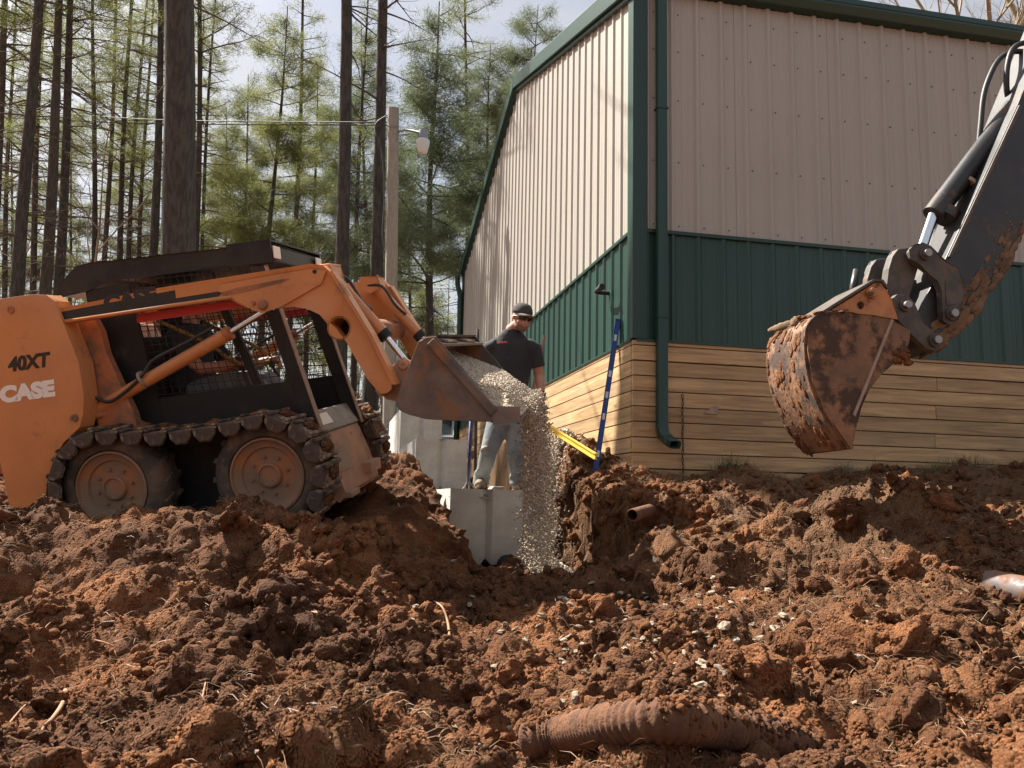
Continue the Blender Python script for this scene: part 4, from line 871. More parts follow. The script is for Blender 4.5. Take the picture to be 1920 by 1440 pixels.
# crust of dried mud on the lower edge of the stick
V_ = []; it = []
rs = np.random.RandomState(21)
edge = [(.10, -.02), (.278, .112), (.435, .301), (.577, .483), (.70, .74)]
EXM = Matrix.Translation(ex.location) @ Matrix.Rotation(rad(-3.8), 4, 'Z')
V = []; F = []; n = 0
for _ in range(420):
    s = rs.rand()**1.3*3.99; i = int(s); a = Vector(edge[i]); b = Vector(edge[i+1]); p = a.lerp(b, s-i); r = .004+.026*rs.rand()**2.5
    nrm_ = Vector((b.y-a.y, -(b.x-a.x))).normalized(); onface = rs.rand() < .72; inn_ = rs.rand()**1.6*.13 if onface else 0; p = p-nrm_*inn_
    q = (p.x, .099 if onface else rs.uniform(.10, .36), p.y); v, f = VAR[2][rs.randint(10)]; th_ = (b-a).normalized(); sc = np.array([1.7*r, (.18 if onface else 1.0)*r, 1.1*r]); c_, s_ = th_.x, th_.y
    vv = v*sc; vv = np.stack([vv[:, 0]*c_-vv[:, 2]*s_, vv[:, 1], vv[:, 0]*s_+vv[:, 2]*c_], 1); V.append(vv+np.array(q)); F.append(f+n); n += len(v)
o = nobj('mud_crust', np.concatenate(V), np.concatenate(F), M['exmud'], ex, smooth=True); o['kind'] = 'stuff'
# bucket cylinder
bm = bmesh.new(); tube(bm, [(.23, .23, .80), (.83, .23, 1.555)], .062, 24); obj('bucket_cylinder', bm, M['exblack'], ex, autosm=40)
bm = bmesh.new(); cyl(bm, (.292, .23, .781), (.325, .23, .829), .071, 24); obj('cylinder_gland', bm, M['exblack'], ex, autosm=40)
bm = bmesh.new(); tube(bm, [(.80, .23, 1.512), (.93, .23, 1.70), (1.02, .23, 1.83)], [.062, .075, .05], 20); obj('cylinder_base', bm, M['exblack'], ex, autosm=40)
bm = bmesh.new(); cyl(bm, (.13, .23, .545), (.23, .23, .80), .031, 18); obj('cylinder_rod', bm, M['chrome'], ex, autosm=40)
bm = bmesh.new(); lathe(bm, [(0, -.06), (.055, -.06), (.058, 0), (.055, .06), (0, .06)], (.115, .23, .545), (0, 1, 0), 20); obj('rod_eye', bm, M['exlink'], ex, autosm=40)
bm = bmesh.new(); cyl(bm, (.44, .23, .99), (.452, .23, 1.007), .067, 22); obj('hose_band', bm, M['tanmetal'], ex)
# side links (dog-leg) and tipping link
lk = [(-.045, .52), (-.02, .552), (.03, .562), (.075, .545), (.13, .495), (.225, .425), (.255, .37), (.252, .30), (.228, .205), (.215, .158), (.17, .128), (.135, .145), (.122, .19), (.125, .30), (.105, .355), (.06, .405), (.0, .445), (-.04, .478)]
for y0 in (.045, .370):
    bm = bmesh.new(); slab(bm, lk, y0, y0+.045); o = obj('side_link', bm, M['exlink'], ex, bevel=.008)
    bm = bmesh.new(); slab(bm, [(.150, .36), (.19, .375), (.215, .34), (.205, .235), (.15, .225)], y0-.004, y0+.0005); obj('link_pad', bm, M['exlink'], o, bevel=.002)
tl = [(-.115, .50), (-.08, .545), (-.02, .555), (.035, .52), (.045, .47), (.0, .34), (-.045, .215), (-.07, .18), (-.11, .185), (-.145, .23), (-.155, .34), (-.14, .43)]
for y0 in (.10, .31):
    bm = bmesh.new(); slab(bm, tl, y0, y0+.05); obj('tipping_link', bm, M['exlink'], ex, bevel=.008)
bm = bmesh.new(); tube(bm, [(-.150, .40, .50), (-.175, .40, .40), (-.185, .40, .24)], .022, 10); obj('tipping_link_edge', bm, M['exblack'], ex, smooth=True)
for (px_, pz_, r_) in ((.037, .503, .033), (.175, .180, .034), (-.092, .212, .032), (.070, .030, .034)):
    bm = bmesh.new(); lathe(bm, [(0, -.012), (r_*.55, -.012), (r_*.6, -.004), (r_, -.004), (r_*1.05, .01), (r_*1.05, .40), (0, .40)], (px_, .036, pz_), (0, 1, 0), 22); obj('link_pin', bm, M['exlink'], ex, autosm=40)
    bm = bmesh.new(); lathe(bm, [(0, -.010), (r_*.62, -.010), (r_*.62, .01)], (px_, .014, pz_), (0, 1, 0), 16); obj('pin_end', bm, M['pin'], ex, autosm=40)
# bucket: side plates, curved shell, ears, lip
bu = empty('bucket'); bu.parent = ex
plate = [(-.577, .128), (-.449, .143), (-.32, .140), (-.202, .124), (-.101, .064), (-.108, .01), (-.123, -.027), (-.186, -.102), (-.275, -.178), (-.345, -.261), (-.391, -.357), (-.425, -.47), (-.448, -.554), (-.468, -.560), (-.500, -.525), (-.592, -.38), (-.653, -.226), (-.674, -.069), (-.663, .044), (-.625, .10)]
for y0 in (0, .445):
    bm = bmesh.new(); slab(bm, plate, y0, y0+.025); obj('bucket_side', bm, M['exbucket'], bu, bevel=.006)
    yy = y0-.008 if y0 == 0 else y0+.025
    bm = bmesh.new(); slab(bm, [(-.205, .122), (-.19, .118), (-.425, -.40), (-.437, -.39)], yy, yy+.008); obj('wear_seam', bm, M['tanmetal'], bu)
shell = [(-.44, .152), (-.577, .128), (-.625, .10), (-.663, .044), (-.674, -.069), (-.653, -.226), (-.592, -.38), (-.53, -.48), (-.468, -.560)]
def offs(pl, d):
    out = []
    for i, p in enumerate(pl):
        a = Vector(pl[max(i-1, 0)]); b = Vector(pl[min(i+1, len(pl)-1)]); t = (b-a).normalized(); out.append((p[0]-t.y*d, p[1]+t.x*d))
    return out
bm = bmesh.new(); sp_ = [tuple(v)[0:3:2] for v in smooth_path([(a, 0, b) for a, b in shell], 4)]; slab(bm, offs(sp_, -.012)+offs(sp_, .012)[::-1], .012, .458); obj('bucket_shell', bm, M['exbucket'], bu, autosm=30)
bm = bmesh.new(); slab(bm, [(-.545, -.445), (-.455, -.57), (-.44, -.560), (-.53, -.435)], -.012, .482); obj('cutting_lip', bm, M['exbucket'], bu, bevel=.003)
ear = [(-.549, .143), (-.39, .243), (-.264, .326), (-.225, .325), (-.195, .29), (-.165, .235), (-.14, .14), (-.30, .152)]
ear2 = [(-.165, .24), (-.13, .275), (-.07, .272), (-.03, .235), (.02, .12), (.105, .055), (.118, .01), (.07, -.03), (.02, -.01), (-.06, .06), (-.139, .140)]
for y0 in (.045, .370):
    bm = bmesh.new(); slab(bm, ear, y0, y0+.045, holes=((-.344, .199, .020),)); obj('bucket_ear', bm, M['exear'], bu, bevel=.005)
    bm = bmesh.new(); slab(bm, ear2, y0+.004, y0+.041); obj('hinge_plate', bm, M['exlink'], bu, bevel=.005)
    bm = bmesh.new(); lathe(bm, [(0, -.028), (.024, -.028), (.028, -.02), (.034, -.018), (.034, 0)], (-.284, y0, .269), (0, 1, 0), 6); obj('ear_bolt', bm, M['exear'], bu)
bm = bmesh.new(); slab(bm, [(-.549, .15), (-.264, .333), (-.225, .334), (-.19, .295), (-.182, .30), (-.215, .346), (-.27, .345), (-.56, .160)], .035, .425); obj('ear_cover', bm, M['exlink'], bu)
# clinging mud on the bucket
V = []; F = []; n = 0
for _ in range(520):
    u_ = rs.rand(); r = .003+.022*rs.rand()**3
    if u_ < .6:
        s = rs.rand()*(len(sp_)-1.01); i = int(s); A_ = Vector(sp_[i]); B_ = Vector(sp_[i+1]); p = A_.lerp(B_, s-i); t_ = (B_-A_).normalized(); yy = .45*rs.beta(1.2, .7); nn = Vector((t_.y, -t_.x)) if t_.y < 0 else Vector((-t_.y, t_.x)); nn = -nn if nn.x > 0 else nn
        q = (p.x+nn.x*.012, yy, p.y+nn.y*.012); sc = np.array([r*1.6, r*1.2, r*.35]); c_, s_ = t_.x, t_.y
    elif u_ < .8: q = (rs.uniform(-.60, -.42), rs.uniform(.0, .45), .140+rs.uniform(-.01, .015)); r *= 1.6; sc = np.array([r*1.3, r*1.2, r*.7]); c_, s_ = 1, .1
    else: q = (rs.uniform(-.19, -.11), rs.uniform(-.004, .03), rs.uniform(-.11, -.03)); sc = np.array([r, r*.8, r]); c_, s_ = 1, 0
    v, f = VAR[2][rs.randint(10)]; vv = v*sc; vv = np.stack([vv[:, 0]*c_-vv[:, 2]*s_, vv[:, 1], vv[:, 0]*s_+vv[:, 2]*c_], 1); V.append(vv+np.array(q)); F.append(f+n); n += len(v)
o = nobj('mud_lumps', np.concatenate(V), np.concatenate(F), M['soil'], bu, smooth=True); o['kind'] = 'stuff'
for k_, (a, b, c) in enumerate((((-.58, .34, .15), (-.66, .36, .125), (-.70, .40, .118)), ((-.55, .26, .16), (-.62, .22, .14), (-.665, .18, .10)), ((-.50, .16, .165), (-.57, .10, .15), (-.60, .05, .12)))):
    bm = bmesh.new(); tube(bm, smooth_path([a, b, c], 4), [(.030, .012), (.034, .015), (.030, .012), (.034, .014), (.026, .012), (.028, .010), (.020, .010), (.018, .007), (.008, .004)], 7); obj('mud_slab', bm, M['exmud'], bu, smooth=True)
# hoses
for pts_ in ([(.95, .30, 1.902), (.86, .30, 1.895), (.75, .28, 1.83), (.675, .27, 1.72), (.611, .26, 1.57), (.569, .25, 1.357), (.531, .24, 1.203), (.456, .24, 1.085), (.34, .25, .925), (.300, .27, .86)], [(1.05, .25, 1.93), (.90, .24, 1.925), (.80, .23, 1.871), (.755, .23, 1.76), (.748, .24, 1.63), (.79, .28, 1.56)]):
    bm = bmesh.new(); tube(bm, smooth_path(pts_, 5), .0165, 10); obj('hydraulic_hose', bm, M['hose'], ex, smooth=True)
bm = bmesh.new(); tube(bm, [(.30, .25, .865), (.272, .25, .825), (.262, .27, .80)], [.020, .022, .016], 10); obj('hose_fitting', bm, M['exlink'], ex)
bm = bmesh.new(); lathe(bm, [(0, -.02), (.03, -.02), (.05, -.01), (.085, 0), (.085, .33), (0, .33)], (.93, .08, 1.60), (0, 1, 0), 24); obj('pivot_boss', bm, M['exlink'], ex, autosm=40)
bm = bmesh.new(); slab(bm, [(1.35, 2.75), (1.70, 2.65), (2.6, 3.6), (3.6, 3.9), (3.6, 4.3), (2.4, 4.05)], .14, .47); obj('boom', bm, M['exblack'], ex, bevel=.01)
# ------------------------------------------------------------------ people
class Fig:
    def __init__(s): s.bm = bmesh.new()
    def ell(s, c, r, R=None, sub=3):
        vv = bmesh.ops.create_icosphere(s.bm, subdivisions=sub, radius=1)['verts']
        Mx = Matrix.Translation(Vector(c)) @ (R.to_4x4() if R is not None else Matrix.Identity(4)) @ Matrix.Diagonal((*r, 1)); bmesh.ops.transform(s.bm, matrix=Mx, verts=vv)
    def limb(s, pts, rads, n=14): tube(s.bm, pts, rads, n)
    def build(s, name, m, parent=None, vox=.008, it=2, T=None):
        if T is not None: bmesh.ops.transform(s.bm, matrix=T, verts=s.bm.verts)
        bmesh.ops.recalc_face_normals(s.bm, faces=s.bm.faces)
        me = bpy.data.meshes.new(name+'_raw'); s.bm.to_mesh(me); s.bm.free(); t = bpy.data.objects.new(name+'_raw', me); COL.objects.link(t)
        md = t.modifiers.new('r', 'REMESH'); md.mode = 'VOXEL'; md.voxel_size = vox; md.use_smooth_shade = True
        sm = t.modifiers.new('s', 'SMOOTH'); sm.factor = .5; sm.iterations = it
        dg = bpy.context.evaluated_depsgraph_get(); out = bpy.data.meshes.new_from_object(t.evaluated_get(dg)); bpy.data.objects.remove(t, do_unlink=True)
        out.name = name; out.materials.clear(); out.materials.append(m); out.polygons.foreach_set('use_smooth', [True]*len(out.polygons))
        o = bpy.data.objects.new(name, out); return link(o, parent)
def head(fig, T, R):
    """skull, jaw, nose, brow, ears; head frame: x to the person's image right, -y the way the face looks, z up"""
    P = lambda x, y, z: T+R @ Vector((x, y, z))
    fig.ell(P(0, .012, .035), (.074, .094, .088), R); fig.ell(P(0, -.022, -.035), (.060, .070, .075), R); fig.ell(P(0, -.058, -.082), (.036, .030, .028), R)
    fig.ell(P(0, -.094, -.018), (.013, .020, .022), R); fig.ell(P(0, -.082, .002), (.010, .014, .03), R); fig.ell(P(0, -.072, .03), (.052, .020, .014), R)
    fig.ell(P(0, -.083, -.050), (.024, .012, .006), R); fig.ell(P(0, -.081, -.064), (.021, .012, .007), R)
    for sx in (-1, 1): fig.ell(P(sx*.076, .010, .0), (.010, .020, .030), R); fig.ell(P(sx*.04, -.055, -.03), (.024, .026, .026), R)
def head_extras(T, R, par, cap=True):
    P = lambda x, y, z: T+R @ Vector((x, y, z))
    if cap:
        bm = bmesh.new(); n = 28; rings = []
        for i in range(9):
            t = i/8*math.pi/2; rings.append([bm.verts.new(P(.084*math.cos(t)**.75*math.cos(a), .012+.104*math.cos(t)**.75*math.sin(a), .040+.092*math.sin(t))) for a in np.linspace(0, 2*math.pi, n, endpoint=False)])
        for A, B in zip(rings, rings[1:]):
            for k in range(n): bm.faces.new((A[k], A[(k+1) % n], B[(k+1) % n], B[k]))
        bmesh.ops.remove_doubles(bm, verts=bm.verts, dist=1e-4)
        cp = obj('cap', bm, M['cap'], par, smooth=True); md = cp.modifiers.new('t', 'SOLIDIFY'); md.thickness = .004; md.offset = 1
        bm = bmesh.new(); up_ = []; lo_ = []
        for i in range(13):
            a = math.pi*(1+i/12); up_.append((math.cos(a)*.076, .012+math.sin(a)*.098)); lo_.append((math.cos(a)*.078, .0+math.sin(a)*.165))
        vt = [(bm.verts.new(P(x, y, .050)), bm.verts.new(P(x2, y2, .046-.030*abs(math.cos(math.pi*(1+i/12)))**2-.004))) for i, ((x, y), (x2, y2)) in enumerate(zip(up_, lo_))]
        for a, b in zip(vt, vt[1:]): bm.faces.new((a[0], b[0], b[1], a[1]))
        br = obj('cap_brim', bm, M['brim'], cp, smooth=True); md = br.modifiers.new('t', 'SOLIDIFY'); md.thickness = .004
        bm = bmesh.new(); v = [(P(.0845*math.cos(a)*.98, .012+.1045*math.sin(a), .046), P(.083*math.cos(a)*.98, .012+.103*math.sin(a), .058)) for a in np.linspace(math.pi*1.1, math.pi*1.9, 10)]
    sg = empty('sunglasses'); sg.parent = par
    for sx in (-1, 1):
        bm = bmesh.new(); g = []
        for j in range(4):
            row = []
            for i in range(6):
                u = i/5; xx = sx*(.006+.062*u); yy = -.098+.030*u*u; row.append(bm.verts.new(P(xx, yy, .020-.032*(j/3)*(1-.25*u)-(.004*u))))
            g.append(row)
        for j in range(3):
            for i in range(5): bm.faces.new((g[j][i], g[j][i+1], g[j+1][i+1], g[j+1][i]))
        ln = obj('lens', bm, M['lens'], sg, smooth=True); md = ln.modifiers.new('t', 'SOLIDIFY'); md.thickness = .004
        bm = bmesh.new(); tube(bm, [P(sx*.068, -.070, .014), P(sx*.080, -.02, .012), P(sx*.081, .03, .004)], .004, 6); obj('temple', bm, M['decal_white'], sg, smooth=True)
    bm = bmesh.new(); tube(bm, [P(-.012, -.098, .016), P(0, -.102, .018), P(.012, -.098, .016)], .004, 6); obj('bridge', bm, M['lens'], sg)
def hand(fig, wrist, d, pn, th, curl=.5, s=1.0, side=1):
    """palm with five unequal bent fingers. d: direction of the fingers, pn: palm normal, th: thumb side"""
    d = Vector(d).normalized(); th = Vector(th); th = (th-d*th.dot(d)).normalized(); pn_ = d.cross(th).normalized()*side
    w_ = Vector(wrist)
    fig.limb([w_-d*.02, w_+d*.03*s, w_+d*.085*s], [(.026*s, .021*s), (.038*s, .018*s), (.041*s, .015*s)], 14) if False else None
    for k, o_ in enumerate((.030, .010, -.010, -.029)): fig.limb([w_+th*o_*.6*s, w_+d*.05*s+th*o_*s, w_+d*.088*s+th*o_*s], [.016*s, .0145*s, .0120*s], 8)
    for (o_, L) in ((.030, .072), (.010, .080), (-.010, .074), (-.029, .058)):
        p = w_+d*.085*s+th*o_*s; dd = d.copy(); pts = [p]
        for seg in (.42, .32, .26):
            ax_ = th; dd = (Matrix.Rotation(curl*side*.9, 3, th) @ dd); p = p+dd*L*seg*s; pts.append(p)
        fig.limb(pts, [.0095*s, .0092*s, .0085*s, .0065*s], 8)
    p = w_+d*.025*s+th*.026*s; dd = (d+th*.9).normalized(); pts = [p, p+dd*.034*s, p+dd*.034*s+(d*1.0+th*.25+pn_*.35).normalized()*.030*s, p+dd*.034*s+(d+pn_*.45).normalized()*.056*s]
    fig.limb(pts, [.014*s, .0115*s, .010*s, .007*s], 8)

# the worker standing on the end block
DW = 7.42
def J(px, py, d=DW): return at(px, py, d)
ZF = .0935
hipL, hipR = J(934, 795, 7.42), J(968, 797, 7.40); kneeL, kneeR = J(916, 848, 7.30), J(967, 851, 7.28)
ankL, ankR = J(902, 908, 7.40), J(971, 912, 7.30)
ankL.z = ZF+.095; ankR.z = ZF+.095
neck = J(960, 619, 7.46); shL, shR = J(924, 640, 7.46), J(1000, 643, 7.44); pel = (hipL+hipR)/2+Vector((0, .02, .05)); chest = J(958, 680, 7.46); waist = J(953, 742, 7.45)
elR, wrR = J(1011, 704, 7.45), J(1016, 742, 7.36); elL, wrL = J(905, 705, 7.52), J(915, 752, 7.36)
HT = J(978, 597, 7.38); HR = Matrix.Rotation(rad(-11.8+27), 3, 'Z') @ Matrix.Rotation(rad(17), 3, 'X') @ Matrix.Rotation(rad(5), 3, 'Y')
XA = (shR-shL).normalized()
F_ = Fig(); head(F_, HT, HR)
F_.limb([HT+HR @ Vector((0, .02, -.05)), neck+Vector((0, 0, .01)), chest.lerp(neck, .75)], [.052, .056, .075])
def torso(fig, g):
    # oval rings from hips to shoulders
    pts = [pel+Vector((0, 0, -.06)), pel, waist, chest.lerp(waist, .5), chest, chest.lerp(neck, .52), chest.lerp(neck, .80), neck]
    ra = [(.155, .11), (.165, .115), (.150, .105), (.160, .112), (.178, .118), (.172, .100), (.115, .078), (.062, .058)]
    bm = fig.bm; rings = []
    for p, (a, b) in zip(pts, ra):
        yv = Vector((0, 0, 1)).cross(XA); rings.append([bm.verts.new(p+XA*math.cos(t)*(a+g)+yv*math.sin(t)*(b+g)) for t in np.linspace(0, 2*math.pi, 24, endpoint=False)])
    for A, B in zip(rings, rings[1:]):
        for k in range(24): bm.faces.new((A[k], A[(k+1) % 24], B[(k+1) % 24], B[k]))
    bm.faces.new(rings[0][::-1]); bm.faces.new(rings[-1])
def arm(fig, sh, el, wr, g, to=1.0, fr=0.0):
    pts = [sh.lerp(el, .16)-XA*0, sh.lerp(el, .35), sh.lerp(el, .8), el, el.lerp(wr, .3), el.lerp(wr, .75), wr]; r = [.042, .050, .048, .043, .045, .034, .028]
    k = max(2, int(round(to*6))+1); fig.limb(pts[:k], [x+g for x in r[:k]], 14)
def leg(fig, hp, kn, an, g):
    fig.limb([hp+Vector((0, 0, .06)), hp, hp.lerp(kn, .5), kn, kn.lerp(an, .3), kn.lerp(an, .7), an], [.085+g, .092+g, .078+g, .060+g, .060+g, .048+g, .042+g], 16)
torso(F_, -.012)
for a in ((shL, elL, wrL), (shR, elR, wrR)): arm(F_, *a, 0)
leg(F_, hipL, kneeL, ankL, -.01); leg(F_, hipR, kneeR, ankR, -.01)
worker = F_.build('person', M['skin'], vox=.007, it=2)
tag(worker, 'worker in charcoal t-shirt, faded jeans, cap and sunglasses standing on the end block', 'person')
head_extras(HT, HR, worker)
F_ = Fig(); P = lambda x, y, z: HT+HR @ Vector((x, y, z))
F_.ell(P(0, -.026, -.062), (.061, .066, .048), HR); F_.ell(P(0, -.058, -.084), (.038, .032, .029), HR)
F_.build('beard', M['beard'], worker, vox=.007)
F_ = Fig(); torso(F_, .012)
for sh, el in ((shL, elL), (shR, elR)):
    F_.limb([sh.lerp(chest, .40), sh.lerp(chest, .12)-Vector((0, 0, .010)), sh.lerp(el, .18), sh.lerp(el, .45), sh.lerp(el, .74)], [.074, .072, .070, .066, .070], 16)
F_.limb([waist+Vector((0, 0, .02)), waist-Vector((0, 0, .06)), pel+Vector((0, 0, -.03))], [(.165, .122), (.175, .128), (.178, .132)], 20)
F_.build('t_shirt', M['shirt'], worker, vox=.010, it=3)
pn = at(938, 641, 7.10) - at(938, 641, 7.46)
bm = bmesh.new(); 
for k_ in range(7):
    c_ = at(934.5+2.4*k_, 642.5-(k_ % 2)*1.2, 7.318); tube(bm, [c_+Vector((-.004, 0, -.006)), c_+Vector((.004, 0, .007))], .0032, 5)
tube(bm, [at(933, 644.5, 7.318), at(952, 643, 7.316)], .0022, 5)
tag(obj('chest_print', bm, M['print'], worker), 'small red chest print')
F_ = Fig(); leg(F_, hipL, kneeL, ankL-Vector((0, 0, .03)), .012); leg(F_, hipR, kneeR, ankR-Vector((0, 0, .03)), .012)
F_.limb([pel+Vector((0, 0, .08)), pel, (hipL+hipR)/2-Vector((0, 0, .04))], [(.166, .118), (.172, .124), (.150, .112)], 20)
for an in (ankL, ankR): F_.limb([an+Vector((0, 0, .05)), an-Vector((0, 0, .05))], [.066, .074], 16)
rj = np.random.RandomState(4)
for kn, an in ((kneeL, ankL), (kneeR, ankR)):
    for q in range(7):
        c_ = kn.lerp(an, rj.uniform(-.1, 1.0)); dv = Vector((rj.normal(), -abs(rj.normal()), 0)).normalized(); t_ = dv.cross(Vector((0, 0, 1))); F_.limb([c_+dv*.058-t_*.05+Vector((0, 0, .02)), c_+dv*.066, c_+dv*.056+t_*.05-Vector((0, 0, .02))], [.010, .016, .010], 8)
F_.build('jeans', M['jeans'], worker, vox=.010, it=2)
for an, fx in ((ankL, -.35), (ankR, .25)):
    F_ = Fig(); fd = Vector((fx, -1, 0)).normalized(); b0 = Vector((an.x, an.y, ZF))
    F_.limb([b0+Vector((0, 0, .15)), b0+Vector((0, 0, .08)), b0+Vector((0, 0, .045))-fd*.02], [.050, .052, .046], 14)
    F_.limb([b0-fd*.06+Vector((0, 0, .04)), b0+fd*.04+Vector((0, 0, .055)), b0+fd*.13+Vector((0, 0, .042)), b0+fd*.185+Vector((0, 0, .032))], [(.040, .036), (.046, .046), (.048, .036), (.034, .024)], 14)
    F_.limb([b0-fd*.085+Vector((0, 0, .012)), b0+fd*.05+Vector((0, 0, .012)), b0+fd*.20+Vector((0, 0, .012))], [(.040, .012), (.046, .012), (.038, .012)], 14)
    F_.build('boot', M['boot'], worker, vox=.008)
for wr, el, nm in ((wrR, elR, 1), (wrL, elL, -1)):
    F_ = Fig(); d_ = (wr-el).normalized(); d_ = (d_+Vector((-.25*nm, -.12, -.4))).normalized()
    hand(F_, wr, d_, None, Vector((-.5*nm, -1, .1)), curl=.75, s=1.08, side=nm); F_.limb([wr-d_*.03, wr+d_*.012], [.036, .034], 12)
    F_.build('glove', M['glove'], worker, vox=.0045, it=1)

# the operator sitting in the cab
def S_(x, y, z): return SKM @ Vector((x, y, z))
HRo = SR @ Matrix.Rotation(rad(90), 3, 'Z') @ Matrix.Rotation(rad(14), 3, 'X')
HTo = S_(-.20, .02, 1.565)
def seated(fig, g, what):
    if what == 'torso': fig.limb([S_(-.25, 0, .93), S_(-.27, 0, 1.05), S_(-.27, 0, 1.22), S_(-.25, 0, 1.36), S_(-.235, 0, 1.43)], [(.17+g, .13+g), (.16+g, .13+g), (.165+g, .125+g), (.16+g, .11+g), (.07+g, .07+g)], 20)
    for sy in (-1, 1):
        if what == 'arms': fig.limb([S_(-.25, sy*.17, 1.37), S_(-.17, sy*.25, 1.20), S_(-.06, sy*.27, 1.10), S_(.08, sy*.27, 1.10), S_(.19, sy*.26, 1.12)], [.055+g, .050+g, .044+g, .040+g, .028+g], 14)
        if what == 'sleeves': fig.limb([S_(-.25, sy*.16, 1.38), S_(-.20, sy*.225, 1.26), S_(-.13, sy*.265, 1.16)], [.066, .064, .062], 14)
        if what == 'legs': fig.limb([S_(-.22, sy*.09, .93), S_(.0, sy*.12, .97), S_(.22, sy*.14, .98), S_(.34, sy*.15, .86), S_(.44, sy*.15, .70)], [.085+g, .082+g, .066+g, .058+g, .045+g], 14)
F_ = Fig(); head(F_, HTo, HRo); F_.limb([HTo+HRo @ Vector((0, .02, -.05)), S_(-.235, 0, 1.40)], [.052, .06]); seated(F_, -.01, 'torso'); seated(F_, 0, 'arms'); seated(F_, -.01, 'legs')
for sy in (-1, 1): hand(F_, S_(.19, sy*.26, 1.125), SR @ Vector((1, 0, -.25)), None, SR @ Vector((0, -sy*1.0, .5)), curl=.8, side=-sy)
op = F_.build('person', M['skin'], vox=.008); tag(op, 'loader operator seated in the cab behind the wire screen, arms on the levers', 'person')
F_ = Fig(); seated(F_, .012, 'torso'); seated(F_, .012, 'sleeves'); F_.build('t_shirt', M['shirt'], op, vox=.011)
F_ = Fig(); seated(F_, .012, 'legs'); F_.limb([S_(-.25, 0, .90), S_(-.22, 0, .97)], [(.17, .14), (.16, .13)]); F_.build('trousers', M['jeans'], op, vox=.011)
for sy in (-1, 1):
    F_ = Fig(); F_.limb([S_(.43, sy*.15, .74), S_(.46, sy*.15, .66)], [.05, .05]); F_.limb([S_(.40, sy*.15, .645), S_(.50, sy*.15, .655), S_(.60, sy*.15, .64)], [.04, .045, .03]); F_.build('boot', M['boot'], op, vox=.009)
head_extras(HTo, HRo, op)

# ------------------------------------------------------------------ tools
def bar_tool(name, a, b, w_, h_, m, upv): bm = bmesh.new(); obox(bm, a, b, w_, h_, upv); return obj(name, bm, m, None, bevel=.003)
a = Vector((2.300, 7.30, gz(2.30, 7.30)-.01)); b = Vector((2.520, 7.345, 1.675)); lv = empty('spirit_level', a); tag(lv, 'blue spirit level leaning against the green wall by the corner', 'level')
loc = b-a; 
bm = bmesh.new(); yv = loc.normalized()
side_ = yv.cross(Vector((1, -.25, 0))).normalized(); dep = side_.cross(yv).normalized()
def lbar(bm, off, w_, h_): obox(bm, dep*off, loc+dep*off, w_, h_, dep)
lbar(bm, .021, .025, .006); lbar(bm, -.021, .025, .006); lbar(bm, 0, .007, .040); fr = obj('level_rail', bm, M['blue'], lv, bevel=.001)
for t in (.12, .36, .50, .64, .88):
    bm = bmesh.new(); c_ = loc*t; obox(bm, c_-yv*.030, c_+yv*.030, .0115, .026, dep); obj('vial_window', bm, M['vial'], lv, bevel=.002)
bm = bmesh.new(); obox(bm, loc-yv*.001, loc+yv*.008, .028, .052, dep); obj('end_cap', bm, M['blue'], lv)
# yellow level lying on the soil
a = at(1028, 796, 8.0); b = at(1117, 851, 7.15); yl = empty('spirit_level', a); tag(yl, 'yellow spirit level lying on the dirt below the timber skirt', 'level')
bm = bmesh.new(); obox(bm, (0, 0, 0), b-a, .028, .010, (0, 0, 1)); obox(bm, Vector((0, 0, -.022)), b-a+Vector((0, 0, -.022)), .010, .036, (0, 0, 1)); obox(bm, Vector((0, 0, -.044)), b-a+Vector((0, 0, -.044)), .028, .010, (0, 0, 1)); obj('level_rail', bm, M['yellow'], yl, bevel=.001)
d_ = (b-a).normalized(); bm = bmesh.new(); obox(bm, -d_*.012, d_*.03, .032, .018, (0, 0, 1)); obj('end_cap', bm, M['print'], yl)
# lute with blue handle standing on the block
top = at(884, 775, 7.0); foot = at(878, 905, 7.0); lt = empty('soil_rake', foot); tag(lt, 'rake with blue handle and flat steel head standing on the end block', 'rake')
bm = bmesh.new(); tube(bm, [foot-foot, top-foot], [.014, .016], 12); obj('handle', bm, M['bluehandle'], lt, smooth=True)
hd = [at(x, y, 6.98)-foot for x, y in ((842, 931), (922, 934))]
bm = bmesh.new(); obox(bm, hd[0], hd[1], .05, .012); obj('rake_head', bm, M['steel'], lt, bevel=.002)
mid = (hd[0]+hd[1])/2
for e_ in (hd[0].lerp(hd[1], .12), hd[0].lerp(hd[1], .92)):
    bm = bmesh.new(); tube(bm, smooth_path([Vector((0, 0, .02)), Vector((0, 0, -.01)).lerp(e_, .4), e_+Vector((0, 0, .012))], 4), .005, 6); obj('brace', bm, M['steel'], lt, smooth=True)
bm = bmesh.new(); tube(bm, [Vector((0, 0, .01)), mid+Vector((0, 0, .01))], .008, 8); obj('socket', bm, M['steel'], lt)
bm = bmesh.new(); p_ = at(932, 930, 6.985); slab(bm, [(-.05, -.008), (.045, .0), (.055, .016), (-.03, .016)], 0, .16); o = obj('concrete_chip', bm, M['concrete'], None, bevel=.004); o.location = (p_.x, p_.y, ZF+.009); tag(o, 'flat pale concrete chip on the end block by the boots', 'concrete chip')
